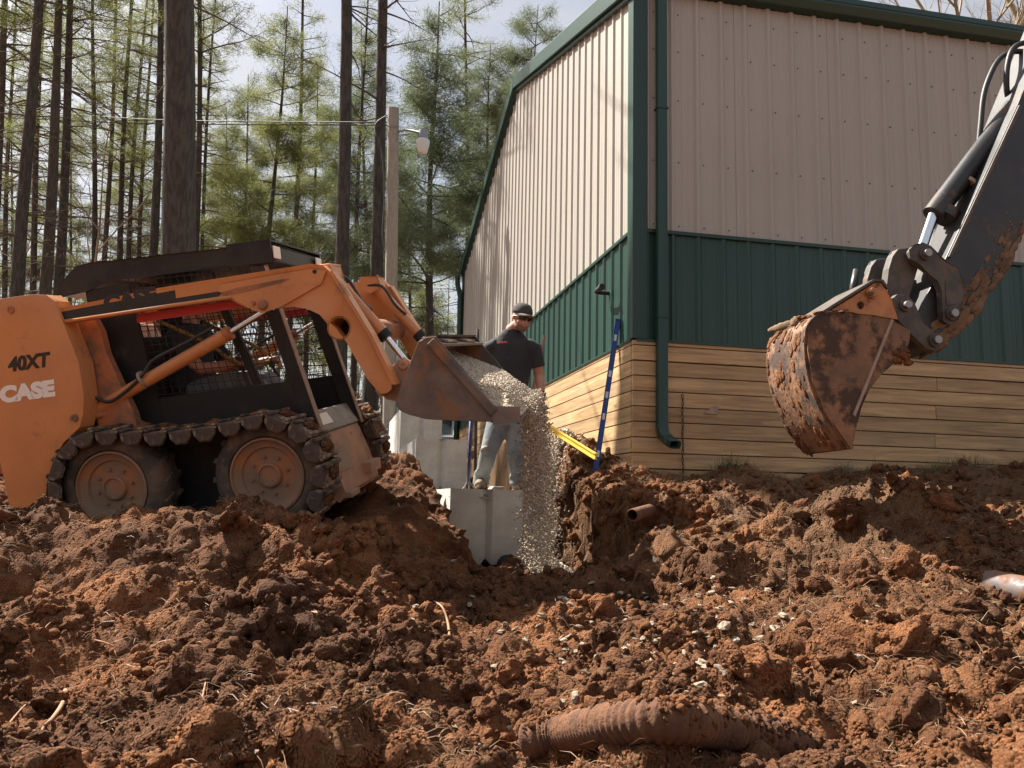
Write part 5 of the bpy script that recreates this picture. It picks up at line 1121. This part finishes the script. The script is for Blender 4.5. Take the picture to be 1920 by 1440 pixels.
# shovels leaning behind the worker
for (t_, f_, lab, mm) in ((at(1021, 629, 8.1), at(985, 790, 8.0), 'shovel with reddish wooden handle leaning on the green wall behind the worker', 'woodhandle'), (at(896, 617, 9.2), at(893, 770, 9.2), 'dark handled shovel upright behind the loader bucket', 'rubber')):
    gzf = gz(f_.x, f_.y); k_ = max(0.2, (f_.z-gzf)); dv = (f_-t_).normalized(); base = f_+dv*(k_/max(.2, -dv.z)); sv = empty('shovel', base); tag(sv, lab, 'shovel')
    bm = bmesh.new(); tube(bm, [t_-base, (t_-base)*.93, (t_-base)*.25], [.014, .017, .017], 10); obj('handle', bm, M[mm], sv, smooth=True)
    bm = bmesh.new(); u_ = (t_-base).normalized(); tube(bm, [u_*.0, u_*.06, u_*.20, u_*.28, u_*.40], [(.02, .006), (.09, .012), (.10, .014), (.06, .02), (.02, .02)], 12); obj('blade', bm, M['steel'], sv, smooth=True)
# ------------------------------------------------------------------ trees
def trunk_path(b, t, n=9, wob=.05, seed=0):
    r_ = random.Random(seed); b = Vector(b); t = Vector(t); out = []; ph = r_.uniform(0, 6)
    for i in range(n):
        k = i/(n-1); p = b.lerp(t, k); out.append(p+Vector((math.sin(ph+k*5), math.cos(ph*1.3+k*4), 0))*wob*math.sin(math.pi*k))
    return out
class Buf:
    def __init__(s): s.v = []; s.f = []
    def strip(s, pts, r0, r1, n=4):
        """thin tapering twig, n-sided"""
        base = len(s.v); m_ = len(pts); d = (pts[-1]-pts[0]).normalized(); a = d.orthogonal().normalized(); b = d.cross(a)
        for i, p in enumerate(pts):
            r = r0+(r1-r0)*i/(m_-1)
            for k in range(n): q = p+(a*math.cos(2*math.pi*k/n)+b*math.sin(2*math.pi*k/n))*r; s.v.append((q.x, q.y, q.z))
        for i in range(m_-1):
            for k in range(n):
                A = base+i*n+k; B = base+i*n+(k+1) % n; s.f.append((A, B, B+n)); s.f.append((A, B+n, A+n))
def tuft(nv, nf, c, d, r_, L, n, w):
    """a spray of needles: thin triangles"""
    for _ in range(n):
        dd = (d*0.7+Vector((r_.gauss(0, 1), r_.gauss(0, 1), r_.gauss(0, 1)))*.75).normalized(); s_ = dd.orthogonal().normalized(); 
        s_ = Matrix.Rotation(r_.uniform(0, 6.28), 3, dd) @ s_; i = len(nv); l_ = L*r_.uniform(.6, 1.2); o = c+Vector((r_.gauss(0, 1), r_.gauss(0, 1), r_.gauss(0, 1)))*L*.55
        for q in (o-s_*w, o+s_*w, o+dd*l_): nv.append((q.x, q.y, q.z))
        nf.append((i, i+1, i+2))
def pine(base, top, r0, seed, z_lo, z_dead, z_green, spread, dens, mat_bark, mat_needle, label, group, droop=.15, tuftL=.16, name='pine_tree', rtop=.25, need=7):
    """z_lo..z_dead bare, then dead branches, then green whorls up to the top (metres up the trunk)"""
    r_ = random.Random(seed); base = Vector(base); top = Vector(top); H = (top-base).length
    t = empty(name, base); tag(t, label, 'tree', group)
    path = [p-base for p in trunk_path(base, top, 12, .10, seed)]
    bm = bmesh.new(); rads = []
    for i in range(12):
        k = i/11; rads.append(r0*1.15*(1-k*(1-rtop))*(1+.35*max(0, .06-k)/.06))
    tube(bm, path, rads, 14); 
    for v in bm.verts:
        v.co += Vector((r_.uniform(-1, 1), r_.uniform(-1, 1), 0))*r0*.05
    obj('trunk', bm, mat_bark, t, smooth=True)
    def on(k): f_ = k*11; i = min(int(f_), 10); return path[i].lerp(path[i+1], f_-i)
    B = Buf(); nv = []; nf = []
    h = z_lo
    while h < H-.3:
        k = h/H; green = h > z_green; nb = r_.choice((2, 3, 4)) if green else r_.choice((0, 1, 1, 2)) if h < z_dead else r_.choice((2, 3, 4))
        for _ in range(nb):
            a = r_.uniform(0, 2*math.pi); up_ = r_.uniform(-.12, .18) if not green else r_.uniform(.0, .35)
            L = spread*r_.uniform(.55, 1.1)*((1-.78*max(0, (h-z_green)/(H-z_green+.01))) if green else r_.uniform(.35, .95))
            d = Vector((math.cos(a), math.sin(a), up_)).normalized(); p = on(k); pts = [p]; dd = d.copy(); ns = 5
            for j in range(ns):
                dd = (dd+Vector((r_.gauss(0, .10), r_.gauss(0, .10), r_.gauss(0, .07)-droop*.22+(.12 if green and j > 2 else 0)))).normalized(); pts.append(pts[-1]+dd*L/ns)
            B.strip(pts, .010+.009*L, .004, 4)
            # twigs
            for j in range(int((5 if green else 5)*L)+1):
                f_ = r_.uniform(.25, 1)*ns; i = min(int(f_), ns-1); q = pts[i].lerp(pts[i+1], f_-i); sd = (dd.cross(Vector((0, 0, 1)))*r_.choice((-1, 1))+dd*.8+Vector((0, 0, r_.uniform(-.3, .35)))).normalized(); l2 = L*r_.uniform(.15, .42)*(1.25-f_/ns*.6)
                e = q+sd*l2; m2 = q.lerp(e, .5)+Vector((r_.gauss(0, .04), r_.gauss(0, .04), r_.gauss(0, .04))); B.strip([q, m2, e], .0055, .0022, 3)
                if green:
                    for u in range(max(1, int(dens*l2/.11))): tuft(nv, nf, q.lerp(e, r_.uniform(.25, 1.05)), sd, r_, tuftL, need*2, .0058)
                elif r_.random() < .35: 
                    e2 = m2+Vector((r_.gauss(0, 1), r_.gauss(0, 1), r_.gauss(0, .6)))*l2*.35; B.strip([m2, e2], .003, .0018, 3)
            if green:
                for u in range(int(dens*4)): tuft(nv, nf, pts[-1].lerp(pts[-3], r_.random()), dd, r_, tuftL, need*2, .0058)
        h += r_.uniform(.28, .55) if h > z_dead or green else r_.uniform(.30, .8)
    if B.v: o = nobj('branches', np.array(B.v), np.array(B.f), M['twig'], t); o['kind'] = 'stuff'
    if nv: o = nobj('crown', np.array(nv), np.array(nf), mat_needle, t); o['kind'] = 'stuff'
    return t
# (px bottom, px top at the upper picture edge, width px, depth, crown start in metres above eye level)
def tree_from(pxb, pyb, pxt, pyt, wpx, d, Htot, **kw):
    b = at(pxb, pyb, d); t = at(pxt, pyt, d); ax_ = (t-b).normalized(); g0 = gz(b.x, b.y)-.1
    base = b+ax_*((g0-b.z)/ax_.z); top = base+ax_*Htot
    return pine(base, top, wpx/FPX*d/2, kw.pop('seed'), **kw)
GT = 'tall pines of the plantation'
bare = dict(z_lo=2.2, z_dead=5.5, spread=1.9, dens=1.3, mat_bark=M['bark'], mat_needle=M['needle'])
tree_from(327, 480, 331, 0, 61, 12.5, 21, seed=1, label='thickest pine trunk, rough brown bark, rising right behind the loader cab', group=None, z_lo=5.6, z_dead=16, z_green=16.5, spread=2.0, dens=.8, mat_bark=M['bark'], mat_needle=M['needle'])
tree_from(637, 600, 641, 0, 27, 17, 19, seed=2, label='straight pine trunk standing just left of the utility pole', group=None, z_lo=7.0, z_dead=9, z_green=12.0, spread=2.2, dens=1.2, mat_bark=M['bark'], mat_needle=M['needle'])
tree_from(694, 700, 724, 0, 25, 17.5, 19, seed=3, label='leaning pine trunk crossing behind the utility pole', group=None, z_lo=7.5, z_dead=9, z_green=12.5, spread=2.2, dens=1.2, mat_bark=M['bark'], mat_needle=M['needle'])
k = 0
slim = ((38, 67, 27, 17, 9.5), (60, 88, 14, 24, 9), (80, 112, 24, 18, 10), (105, 133, 21, 19, 10.5), (172, 174, 13, 25, 11), (192, 216, 12, 27, 10), (224, 250, 13, 26, 9.5), (237, 276, 12, 28, 10.5), (262, 288, 11, 29, 9), (281, 300, 18, 22, 11), (362, 372, 15, 22, 11), (352, 384, 9, 32, 10), (371, 405, 10, 31, 9.5), (12, 30, 12, 28, 8.5), (-25, 10, 22, 20, 10), (-70, -30, 22, 18, 10), (668, 690, 11, 27, 10), (548, 566, 12, 27, 9), (870, 872, 10, 27, 10.5))
rear_ = sorted([t[0] for t in slim if t[0] < 327], reverse=True); fore_ = sorted([t[0] for t in slim if t[0] >= 327])
for (xb, xt, w_, d, zg) in slim:
    k += 1
    lab = 'slender bare-trunked pine, %s from the thickest trunk on the loader tower side' % ORD[rear_.index(xb)] if xb < 327 else 'slender bare-trunked pine, %s from the thickest trunk on the utility pole side' % ORD[fore_.index(xb)]
    tree_from(xb, 545, xt, 0, w_, d, (17.5+1.5*math.sin(k*2.1)) if d > 20 else 14.2, seed=100+k, label=lab, group=GT, z_lo=2.0+.5*(k % 3), z_dead=4.0, z_green=zg, spread=1.75, dens=1.0, mat_bark=M['bark'] if k % 3 else M['bark2'], mat_needle=M['needle'])
GG = 'green crowned pines'
for (xb, yb, xt, yt, w_, d, H, zd, zg, spr, dn, mn, lab) in (
    (508, 450, 540, 0, 15, 24, 13.5, 3.0, 4.6, 2.5, 2.3, 'needle', 'yellow green pine with full crown between the thick trunk and the utility pole'),
    (806, 600, 822, 60, 19, 20, 11.2, 2.8, 4.3, 2.5, 2.0, 'needle2', 'grey green pine with pointed top between the utility pole and the gable'),
    (906, 400, 921, 60, 12, 26, 13.6, 4.5, 6.0, 2.3, 2.2, 'needle2', 'blue green pine rising close behind the far roof edge'),
    (985, 300, 1005, 60, 12, 29, 16.5, 6.0, 7.5, 3.0, 2.3, 'needle2', 'broad pine crown showing over the gable rake'),
    (455, 450, 470, 0, 12, 30, 14.5, 4.0, 6.0, 2.4, 2.0, 'needle', 'thin crowned pine behind the cab roof beside the thickest trunk'),
    (585, 450, 600, 0, 12, 31, 15.5, 3.5, 5.0, 2.6, 2.1, 'needle', 'pale green pine just left of the straight trunk by the pole'),
    (690, 450, 676, 0, 12, 29, 15.8, 5.0, 7.0, 2.4, 2.1, 'needle2', 'dusky pine crown behind the leaning trunk'),
    (765, 450, 768, 0, 11, 34, 12.5, 3.0, 4.5, 2.4, 1.8, 'needle', 'small pine with thin green crown far behind the street lamp'),
    (420, 450, 428, 0, 10, 34, 15.0, 4.0, 6.5, 2.3, 1.8, 'needle', 'distant pine with sparse crown far behind the loader roof'),
    (130, 450, 140, 0, 10, 36, 15.5, 4.0, 7.0, 2.4, 1.7, 'needle', 'distant pine with sparse green tufts behind the left trunks'),
    (245, 450, 255, 0, 10, 37, 16.0, 4.0, 6.5, 2.5, 1.8, 'needle', 'distant pine with hazy crown beside the thick trunk'),
    (20, 450, 25, 0, 10, 34, 15.5, 3.0, 5.5, 2.5, 1.8, 'needle', 'distant pine with low green boughs behind the leftmost trunks')):
    k += 1
    tree_from(xb, yb, xt, yt, w_, d, H, seed=300+k, label=lab, group=GG, z_lo=1.6, z_dead=zd, z_green=zg, spread=spr, dens=dn, mat_bark=M['bark2'], mat_needle=M[mn], tuftL=.22, need=9, rtop=.08)
# bare broadleaf trees: pale saplings in the wood and one behind the roof
def bare_tree(base, H, r0, seed, label, group, m, lean=(0, 0), forks=5, fine=1.0, first=.3):
    r_ = random.Random(seed); base = Vector(base); t = empty('bare_tree', base); tag(t, label, 'tree', group); B = Buf()
    def grow(p, d, L, r, lev):
        n = 5; pts = [p]; dd = d.copy()
        for i in range(n): dd = (dd+Vector((r_.gauss(0, .10), r_.gauss(0, .10), .05+r_.gauss(0, .05)))).normalized(); pts.append(pts[-1]+dd*L/n)
        if lev > 0: B.strip(pts, r, r*.45, 5 if lev < 2 else 3)
        else: main.append(pts)
        if lev < 4:
            for _ in range(forks if lev else forks+3):
                k_ = r_.uniform(first if lev == 0 else .3, 1); f_ = k_*n; i = min(int(f_), n-1); q = pts[i].lerp(pts[i+1], f_-i); a = r_.uniform(0, 6.28)
                side_ = Vector((math.cos(a), math.sin(a), 0)); nd = (dd*.75+side_*r_.uniform(.5, .9)).normalized()
                if lev < 3 or r_.random() < fine: grow(q, nd, L*r_.uniform(.38, .58), r*r_.uniform(.38, .52)*(1.15-k_*.4), lev+1)
    main = []; grow(Vector((0, 0, 0)), Vector((lean[0], lean[1], 1)).normalized(), H, r0, 0)
    bm = bmesh.new(); tube(bm, main[0], [r0, r0*.9, r0*.78, r0*.62, r0*.45, r0*.22], 10); obj('trunk', bm, m, t, smooth=True)
    nobj('branches', np.array(B.v), np.array(B.f), m, t)['kind'] = 'stuff'
    return t
GB = 'leafless saplings among the pines'
for i, (px, d, H, ln) in enumerate(((118, 24, 9, .10), (150, 30, 8, -.1), (210, 33, 8, .05), (395, 30, 7.5, .05), (745, 26, 6.5, .0), (850, 30, 7, .05), (600, 34, 8, 0), (20, 30, 9, .1), (700, 34, 7, .1))):
    p = at(px, 800, d); bare_tree((p.x, p.y, gz(p.x, p.y)-.1), H, .06, 500+i, 'pale leafless sapling with thin rising branches between the pine trunks', GB, M['barktan'], (ln, 0), forks=4, fine=.5)
p = at(1832, 30, 24); bare_tree((p.x, p.y, gz(p.x, p.y)-.1), 14.5, .22, 601, 'leafless tan tree showing above the eave behind the building', None, M['barktan'], (-.02, 0), forks=6, first=.45)
# far wood: a mass of thin stems and brush nobody could count
B = Buf(); r_ = random.Random(77)
for _ in range(620):
    px = r_.uniform(-250, 1150); d = r_.uniform(38, 70); p = at(px, 900, d); p.z = gz(p.x, p.y)-.2; H = r_.uniform(5, 14); ln = r_.gauss(0, .05)
    top = p+Vector((ln*H, r_.gauss(0, .3), H)); mid = p.lerp(top, .5)+Vector((r_.gauss(0, .15), 0, 0)); B.strip([p, mid, top], r_.uniform(.04, .11), .02, 4)
    for _ in range(9):
        q = p.lerp(top, r_.uniform(.12, 1)); a = r_.uniform(0, 6.28); L = r_.uniform(.5, 2.2); e = q+Vector((math.cos(a), math.sin(a), r_.uniform(-.1, .7)))*L; B.strip([q, q.lerp(e, .5)+Vector((0, 0, r_.gauss(0, .1))), e], .014, .006, 3)
tag(nobj('far_wood', np.array(B.v), np.array(B.f), M['twig']), 'far-off wood of thin grey stems behind the pines', kind='stuff')
nv = []; nf = []
for _ in range(2600):
    px = r_.uniform(-250, 1100); d = r_.uniform(34, 62); p = at(px, 900, d); h = r_.choice((r_.uniform(.2, 2.6), r_.uniform(4, 11))); c = Vector((p.x, p.y, gz(p.x, p.y)+h))
    for _ in range(3): tuft(nv, nf, c+Vector((r_.gauss(0, .6), r_.gauss(0, .6), r_.gauss(0, .3))), Vector((0, 0, 1)), r_, .35, 7, .022)
tag(nobj('far_foliage', np.array(nv), np.array(nf), M['needle']), 'far-off undergrowth and boughs at the back of the wood', kind='stuff')

# ------------------------------------------------------------------ utility pole with lamp
pb = at(730, 790, 15); pt = at(738, 203, 15); axp = (pt-pb).normalized(); g0 = gz(pb.x, pb.y)-.3; base = pb+axp*((g0-pb.z)/axp.z)
up_ = empty('utility_pole', base); tag(up_, 'weathered wooden utility pole with a yard lamp behind the loader', 'utility pole')
L = pt-base; bm = bmesh.new(); tube(bm, [L*0, L*.5, L], [.125, .112, .098], 20); obj('pole', bm, M['pole'], up_, autosm=50)
bm = bmesh.new(); cx_ = CA*.135; tube(bm, [cx_+L*.02, cx_+L*.56], .03, 8); obj('conduit', bm, M['lampmetal'], up_, smooth=True)
la = at(748, 247, 14.95)-base; lb = at(793, 262, 14.7)-base
bm = bmesh.new(); tube(bm, smooth_path([la, la+CA*.15+Vector((0, 0, .03)), lb+Vector((0, 0, .12))], 5), .022, 8); arm_ = obj('lamp_arm', bm, M['lampmetal'], up_, smooth=True)
lm = empty('lamp'); lm.parent = up_; lm.location = lb
bm = bmesh.new(); lathe(bm, [(0, .17), (.075, .17), (.085, .05), (.08, .0), (0, .0)], (0, 0, 0), (0, 0, 1), 18); obj('lamp_housing', bm, M['lampmetal'], lm, autosm=40)
bm = bmesh.new(); lathe(bm, [(.10, 0), (.118, -.02), (.112, -.10), (.085, -.21), (.07, -.25), (.0, -.255)], (0, 0, 0), (0, 0, 1), 22); obj('lamp_shade', bm, M['lamp'], lm, smooth=True)
bm = bmesh.new(); tube(bm, smooth_path([L*.985+CA*-.11, L*.96-CA*.32, L*.90-CA*.20, L*.8-CA*.14, L*.70-CA*.16, L*.6+CA*.02, L*.55+CA*.14], 6), .011, 6); obj('service_cable', bm, M['wire'], up_, smooth=True)
bm = bmesh.new(); tube(bm, [L*.955-CA*.09-CC*.1, L*.955+CA*.10-CC*.1], .012, 6); obj('cable_clamp', bm, M['lampmetal'], up_)
a = pt-axp*.25-CA*.1; b = at(-60, 196, 22); mid_ = a.lerp(b, .5)-Vector((0, 0, .16)); 
for j, dz in enumerate((0, .05)):
    bm = bmesh.new(); tube(bm, smooth_path([a-Vector((0, 0, dz)), mid_-Vector((0, 0, dz*2)), b-Vector((0, 0, dz*6))], 10), .010, 5); tag(obj('overhead_cable', bm, M['wire'], None, smooth=True), 'thin overhead cable running from the pole top through the pines', 'cable', 'overhead cables')

# ------------------------------------------------------------------ parked pickup beyond the blocks
pc = at(775, 800, 19); tk = empty('pickup_truck', (pc.x+.35, pc.y+1.2, gz(pc.x, pc.y))); tk.rotation_euler = (0, 0, rad(-100)); tag(tk, 'pale grey pickup truck parked far behind the concrete blocks', 'pickup')
zt = pc.z-tk.location.z; k_ = (zt+.25)/1.80
def tz(v): return [(x, z*k_) for x, z in v]
bm = bmesh.new(); slab(bm, tz([(-2.6, .45), (2.6, .45), (2.65, .75), (2.55, 1.0), (1.35, 1.12), (-2.6, 1.12)]), -.92, .92); obj('body', bm, M['truckpaint'], tk, bevel=.06, bseg=3)
bm = bmesh.new(); slab(bm, tz([(1.30, 1.12), (.55, 1.78), (-.75, 1.80), (-1.0, 1.12)]), -.80, .80); obj('cabin', bm, M['truckpaint'], tk, bevel=.06, bseg=3)
bm = bmesh.new(); slab(bm, tz([(1.20, 1.20), (.62, 1.70), (.60, 1.72), (1.235, 1.18)]), -.70, .70); o = obj('windscreen', bm, M['glass'], tk); o.location = (.03, 0, .03)
for sy in (-1, 1):
    bm = bmesh.new(); slab(bm, tz([(.95, 1.17), (.48, 1.70), (-.65, 1.71), (-.85, 1.17)]), sy*.803, sy*.812); obj('side_window', bm, M['glass'], tk)
    bm = bmesh.new(); box(bm, .95, 1.08, sy*.95-.06, sy*.95+.16*sy+.06, 1.14*k_, 1.32*k_); obj('wing_mirror', bm, M['rubber'], tk, bevel=.02)
    for x in (-1.6, 1.7):
        bm = bmesh.new(); lathe(bm, [(0, .0), (.22, .0), (.24, .02), (.36, .02), (.38, -.02), (.38, -.20), (0, -.2)], (x, sy*.93, .38), (0, sy, 0), 24); obj('wheel', bm, M['rubber'], tk, autosm=40)
# ------------------------------------------------------------------ stones, roots, pipes and litter on the ground
rs = np.random.RandomState(31); rnd = random.Random(11)
smesh = []
for i in range(8):
    v, f = clod_variant(2, rs); me = bpy.data.meshes.new('stone'); me.from_pydata([tuple(q) for q in v*np.array([1.15, .85, .75])], [], [tuple(int(a) for a in q) for q in f]); me.materials.append(M['stone'])
    me.polygons.foreach_set('use_smooth', [False]*len(me.polygons)); smesh.append(me)
seen = [(1000,1130),(1215,1073),(1300,1060),(1225,1080),(1360,1085),(1365,1095),(1372,1108),(1466,1090),(1420,1105),(1440,1112),(1370,1135),(1050,1162),(1140,1165),(1160,1168),(1175,1160),(1215,1142),(1218,1165),(1210,1175),(1235,1166),(1225,1194),(1180,1213),(1200,1208),(1214,1217),(1172,1222),(1052,1240),(1005,1238),(1035,1230),(1062,1222),(1080,1226),(1120,1240),(1150,1240),(1100,1265),(1265,1252),(1222,1245),(1222,1246),(1322,1255),(1350,1258),(1340,1215),(1360,1200),(1372,1235),(1385,1225),(1325,1245),(1387,1172),(1410,1175),(1455,1185),(1175,1305),(1170,1330),(1125,1330),(1238,1300),(990,1345),(1000,1300),(968,1285),(1060,1258),(1095,1215),(955,1370),(1465,1240),(1230,1055),(1300,1158),(1345,1162),(690,1190),(780,1142),(775,1165),(590,1325),(628,1337),(480,1415),(850,1055),(940,1245),(945,1280),(895,1405),(1645,1140),(1670,1150),(1790,1145),(1840,1245),(1700,1190),(1560,1170),(1870,1330),(1615,1200),(740,1118),(1090,1110),(1120,1100),(1275,1100),(1310,1120),(1180,1120),(1010,1175),(1085,1180),(1310,1190),(1440,1200),(1130,1200),(985,1205),(960,1225),(1150,1270),(1040,1285),(1190,1270),(1290,1275),(1410,1260)]
for _ in range(130): seen.append((int(rnd.gauss(1190, 170)), int(rnd.gauss(1190, 75))))
k = 0
for (px, py) in seen:
    if py < 1050 or py > 1425: continue
    p = ground_hit(px, py); r = rnd.uniform(.010, .021)*(1.0 if rnd.random() < .8 else 1.35)
    o = bpy.data.objects.new('stone', rnd.choice(smesh)); link(o); o.location = (p.x, p.y, p.z+r*.55); o.scale = (r, r, r); o.rotation_euler = (rnd.uniform(-.5, .5), rnd.uniform(-.5, .5), rnd.uniform(0, 6.28))
    tag(o, 'pale angular stone lying loose on the churned soil', 'stone', 'loose pale stones on the soil')
def root(pix, r0, r1, lift, label):
    pts = [ground_hit(*q)+Vector((0, 0, l_)) for q, l_ in zip(pix, lift)]
    bm = bmesh.new(); sp = smooth_path(pts, 5); tube(bm, sp, [r0+(r1-r0)*i/(len(sp)-1) for i in range(len(sp))], 7)
    tag(obj('root', bm, M['root'], None, smooth=True), label, 'root', 'torn roots in the soil')
root([(810, 1125), (828, 1150), (838, 1180), (842, 1205), (836, 1218)], .004, .007, (.0, .03, .04, .02, 0), 'curved bare root standing up out of the middle of the soil slope')
root([(122, 1300), (115, 1335), (95, 1362), (80, 1375), (70, 1400)], .009, .004, (.01, .025, .02, .015, 0), 'thick pale root hooked over a clod low on the slope')
for pix, lf in (([(0, 1205), (30, 1175), (65, 1150)], (0, .03, .01)), ([(72, 1208), (85, 1190), (105, 1165)], (.0, .03, .01)), ([(178, 1205), (205, 1218), (235, 1226)], (.01, .02, .0)), ([(0, 1378), (40, 1340), (75, 1310), (90, 1300)], (0, .02, .02, 0)), ([(360, 1205), (380, 1216), (392, 1225)], (.0, .02, .0)), ([(280, 1216), (305, 1210), (325, 1200)], (0, .015, 0)), ([(705, 1288), (714, 1265), (718, 1245)], (0, .02, 0)), ([(845, 1085), (865, 1105), (880, 1118)], (0, .02, 0)), ([(1068, 1345), (1090, 1370), (1100, 1400)], (.03, .03, 0)), ([(376, 1325), (385, 1290), (391, 1265)], (0, .02, .01)), ([(550, 1190), (560, 1170), (556, 1150)], (0, .02, 0)), ([(600, 1420), (596, 1390), (602, 1365)], (.0, .02, 0))):
    root(pix, .0035, .0018, lf, 'thin fibrous root sticking out of the red clods')
# corrugated drain pipe half buried in front
sp = PIPE; out = []; rr_ = []
tot = [0]
for a, b in zip(sp, sp[1:]): tot.append(tot[-1]+(b-a).length)
s_ = 0; i = 0; k = 0
while s_ < tot[-1]:
    while i < len(tot)-2 and tot[i+1] < s_: i += 1
    t = (s_-tot[i])/(tot[i+1]-tot[i]+1e-9); out.append(sp[i].lerp(sp[i+1], t)); rr_.append((.050, .056, .056, .050)[k % 4]*1.0); s_ += .0055; k += 1
bm = bmesh.new(); tube(bm, out, rr_, 22); tag(obj('corrugated_pipe', bm, M['pipemud'], None, autosm=70), 'corrugated drain pipe caked in red mud lying half buried in front', 'drain pipe')
rp = np.random.RandomState(3); it = []
for _ in range(1100):
    q = out[rp.randint(len(out))]; a = rp.normal()*.8; r = .004+.014*rp.rand()**2; it.append(((q.x+rp.normal()*.01, q.y-math.sin(a)*.052, q.z+math.cos(a)*.052), r, 2))
rs = np.random.RandomState(8); tag(scatter(it, 'mud_on_pipe', M['soil']), 'crumbs of mud stuck along the corrugated pipe', kind='stuff')
# smooth grey pipe end at the right
a = ground_hit(1850, 1085); b = at(1990, 1120, 3.55); a = a+Vector((0, 0, -.01)); b.z = a.z-.04
bm = bmesh.new(); tube(bm, [a, a.lerp(b, .1), a.lerp(b, .5), b], [.045, .058, .062, .062], 20); tag(obj('plastic_pipe', bm, M['pipegrey'], None, smooth=True), 'smooth grey plastic pipe half buried at the edge of the mound', 'pipe')
# dry straw, pine needles and grass
def blades(n, fn, m, name, lab, L, w_):
    V = []; F = []
    for _ in range(n):
        p, d, l_ = fn(); s_ = d.cross(Vector((rnd.gauss(0, 1), rnd.gauss(0, 1), rnd.gauss(0, 1)))).normalized()*w_; i = len(V); m2 = p+d*l_*.5+Vector((0, 0, l_*.08)); e = p+d*l_+Vector((0, 0, -l_*.10))
        for q in (p-s_, p+s_, m2-s_*.8, m2+s_*.8, e): V.append((q.x, q.y, q.z))
        F += [(i, i+1, i+3), (i, i+3, i+2), (i+2, i+3, i+4)]
    tag(nobj(name, np.array(V), np.array(F), m), lab, kind='stuff')
def straw_spot():
    while True:
        y = 2.0+4.7*rnd.random()**1.1; x = y*rnd.uniform(-.42, .96); c = fbm(np.array([x*1.7]), np.array([y*1.7]), 91, 3)[0]
        w_ = c-.42+(.12 if x+.35*(y-4) > 1.4 else -.06)
        if rnd.random() < w_*4 and not (.9 < x < 2.2 and y > 6.5): break
    a = rnd.uniform(0, 6.28); d = Vector((math.cos(a), math.sin(a), rnd.gauss(.12, .3))).normalized(); return Vector((x, y, gz(x, y)+rnd.uniform(.0, .025))), d, rnd.uniform(.03, .10)
blades(10000, straw_spot, M['straw'], 'straw_litter', 'dry straw and pine needles mixed into the soil', .1, .0011)
def wall_spot():
    x = rnd.uniform(2.3, 6.6); y = 6.9-abs(rnd.gauss(0, .22)); a = rnd.uniform(0, 6.28); d = Vector((math.cos(a), math.sin(a), rnd.gauss(.2, .4))).normalized(); return Vector((x, y, gz(x, y)+rnd.uniform(0, .02))), d, rnd.uniform(.03, .12)
blades(5000, wall_spot, M['straw'], 'wall_litter', 'pine straw along the foot of the timber skirt', .1, .0013)
def cut_spot():
    x = rnd.uniform(2.45, 2.9); y = rnd.uniform(6.2, 6.9); a = rnd.uniform(0, 6.28); d = Vector((math.cos(a), math.sin(a), rnd.gauss(-.2, .4))).normalized(); return Vector((x, y, gz(x, y)+rnd.uniform(0, .02))), d, rnd.uniform(.04, .14)
blades(500, cut_spot, M['straw'], 'bank_litter', 'roots and pine straw hanging on the cut bank', .1, .0013)
def tuft_spot():
    c = rnd.choice(((5.55, 6.72), (5.75, 6.75), (5.3, 6.7), (3.2, 6.75), (3.3, 6.7), (6.2, 6.7), (4.4, 6.72))); x = c[0]+rnd.gauss(0, .09); y = c[1]+rnd.gauss(0, .05); d = Vector((rnd.gauss(0, .3), rnd.gauss(0, .3), 1)).normalized(); return Vector((x, y, gz(x, y)-.01)), d, rnd.uniform(.05, .18)
blades(420, tuft_spot, M['grass'], 'grass_tufts', 'sparse green grass at the foot of the timber skirt', .1, .002)
V = []; F = []
for _ in range(260):                                   # fallen leaves
    y = rnd.uniform(2.4, 6.7); x = y*rnd.uniform(-.1, .92); 
    if .9 < x < 2.2 and y > 6.4: continue
    c = Vector((x, y, gz(x, y)+.012)); Rm = Euler((rnd.gauss(0, .5), rnd.gauss(0, .5), rnd.uniform(0, 6.28))).to_matrix(); s_ = rnd.uniform(.010, .026); i = len(V)
    for q in ((-1, 0, 0), (0, -.5, .12), (1, 0, 0), (0, .5, .15)): V.append(tuple(c+Rm @ Vector(q)*s_))
    F += [(i, i+1, i+2), (i, i+2, i+3)]
tag(nobj('fallen_leaves', np.array(V), np.array(F), M['straw']), 'scattered dry leaf fragments', kind='stuff')
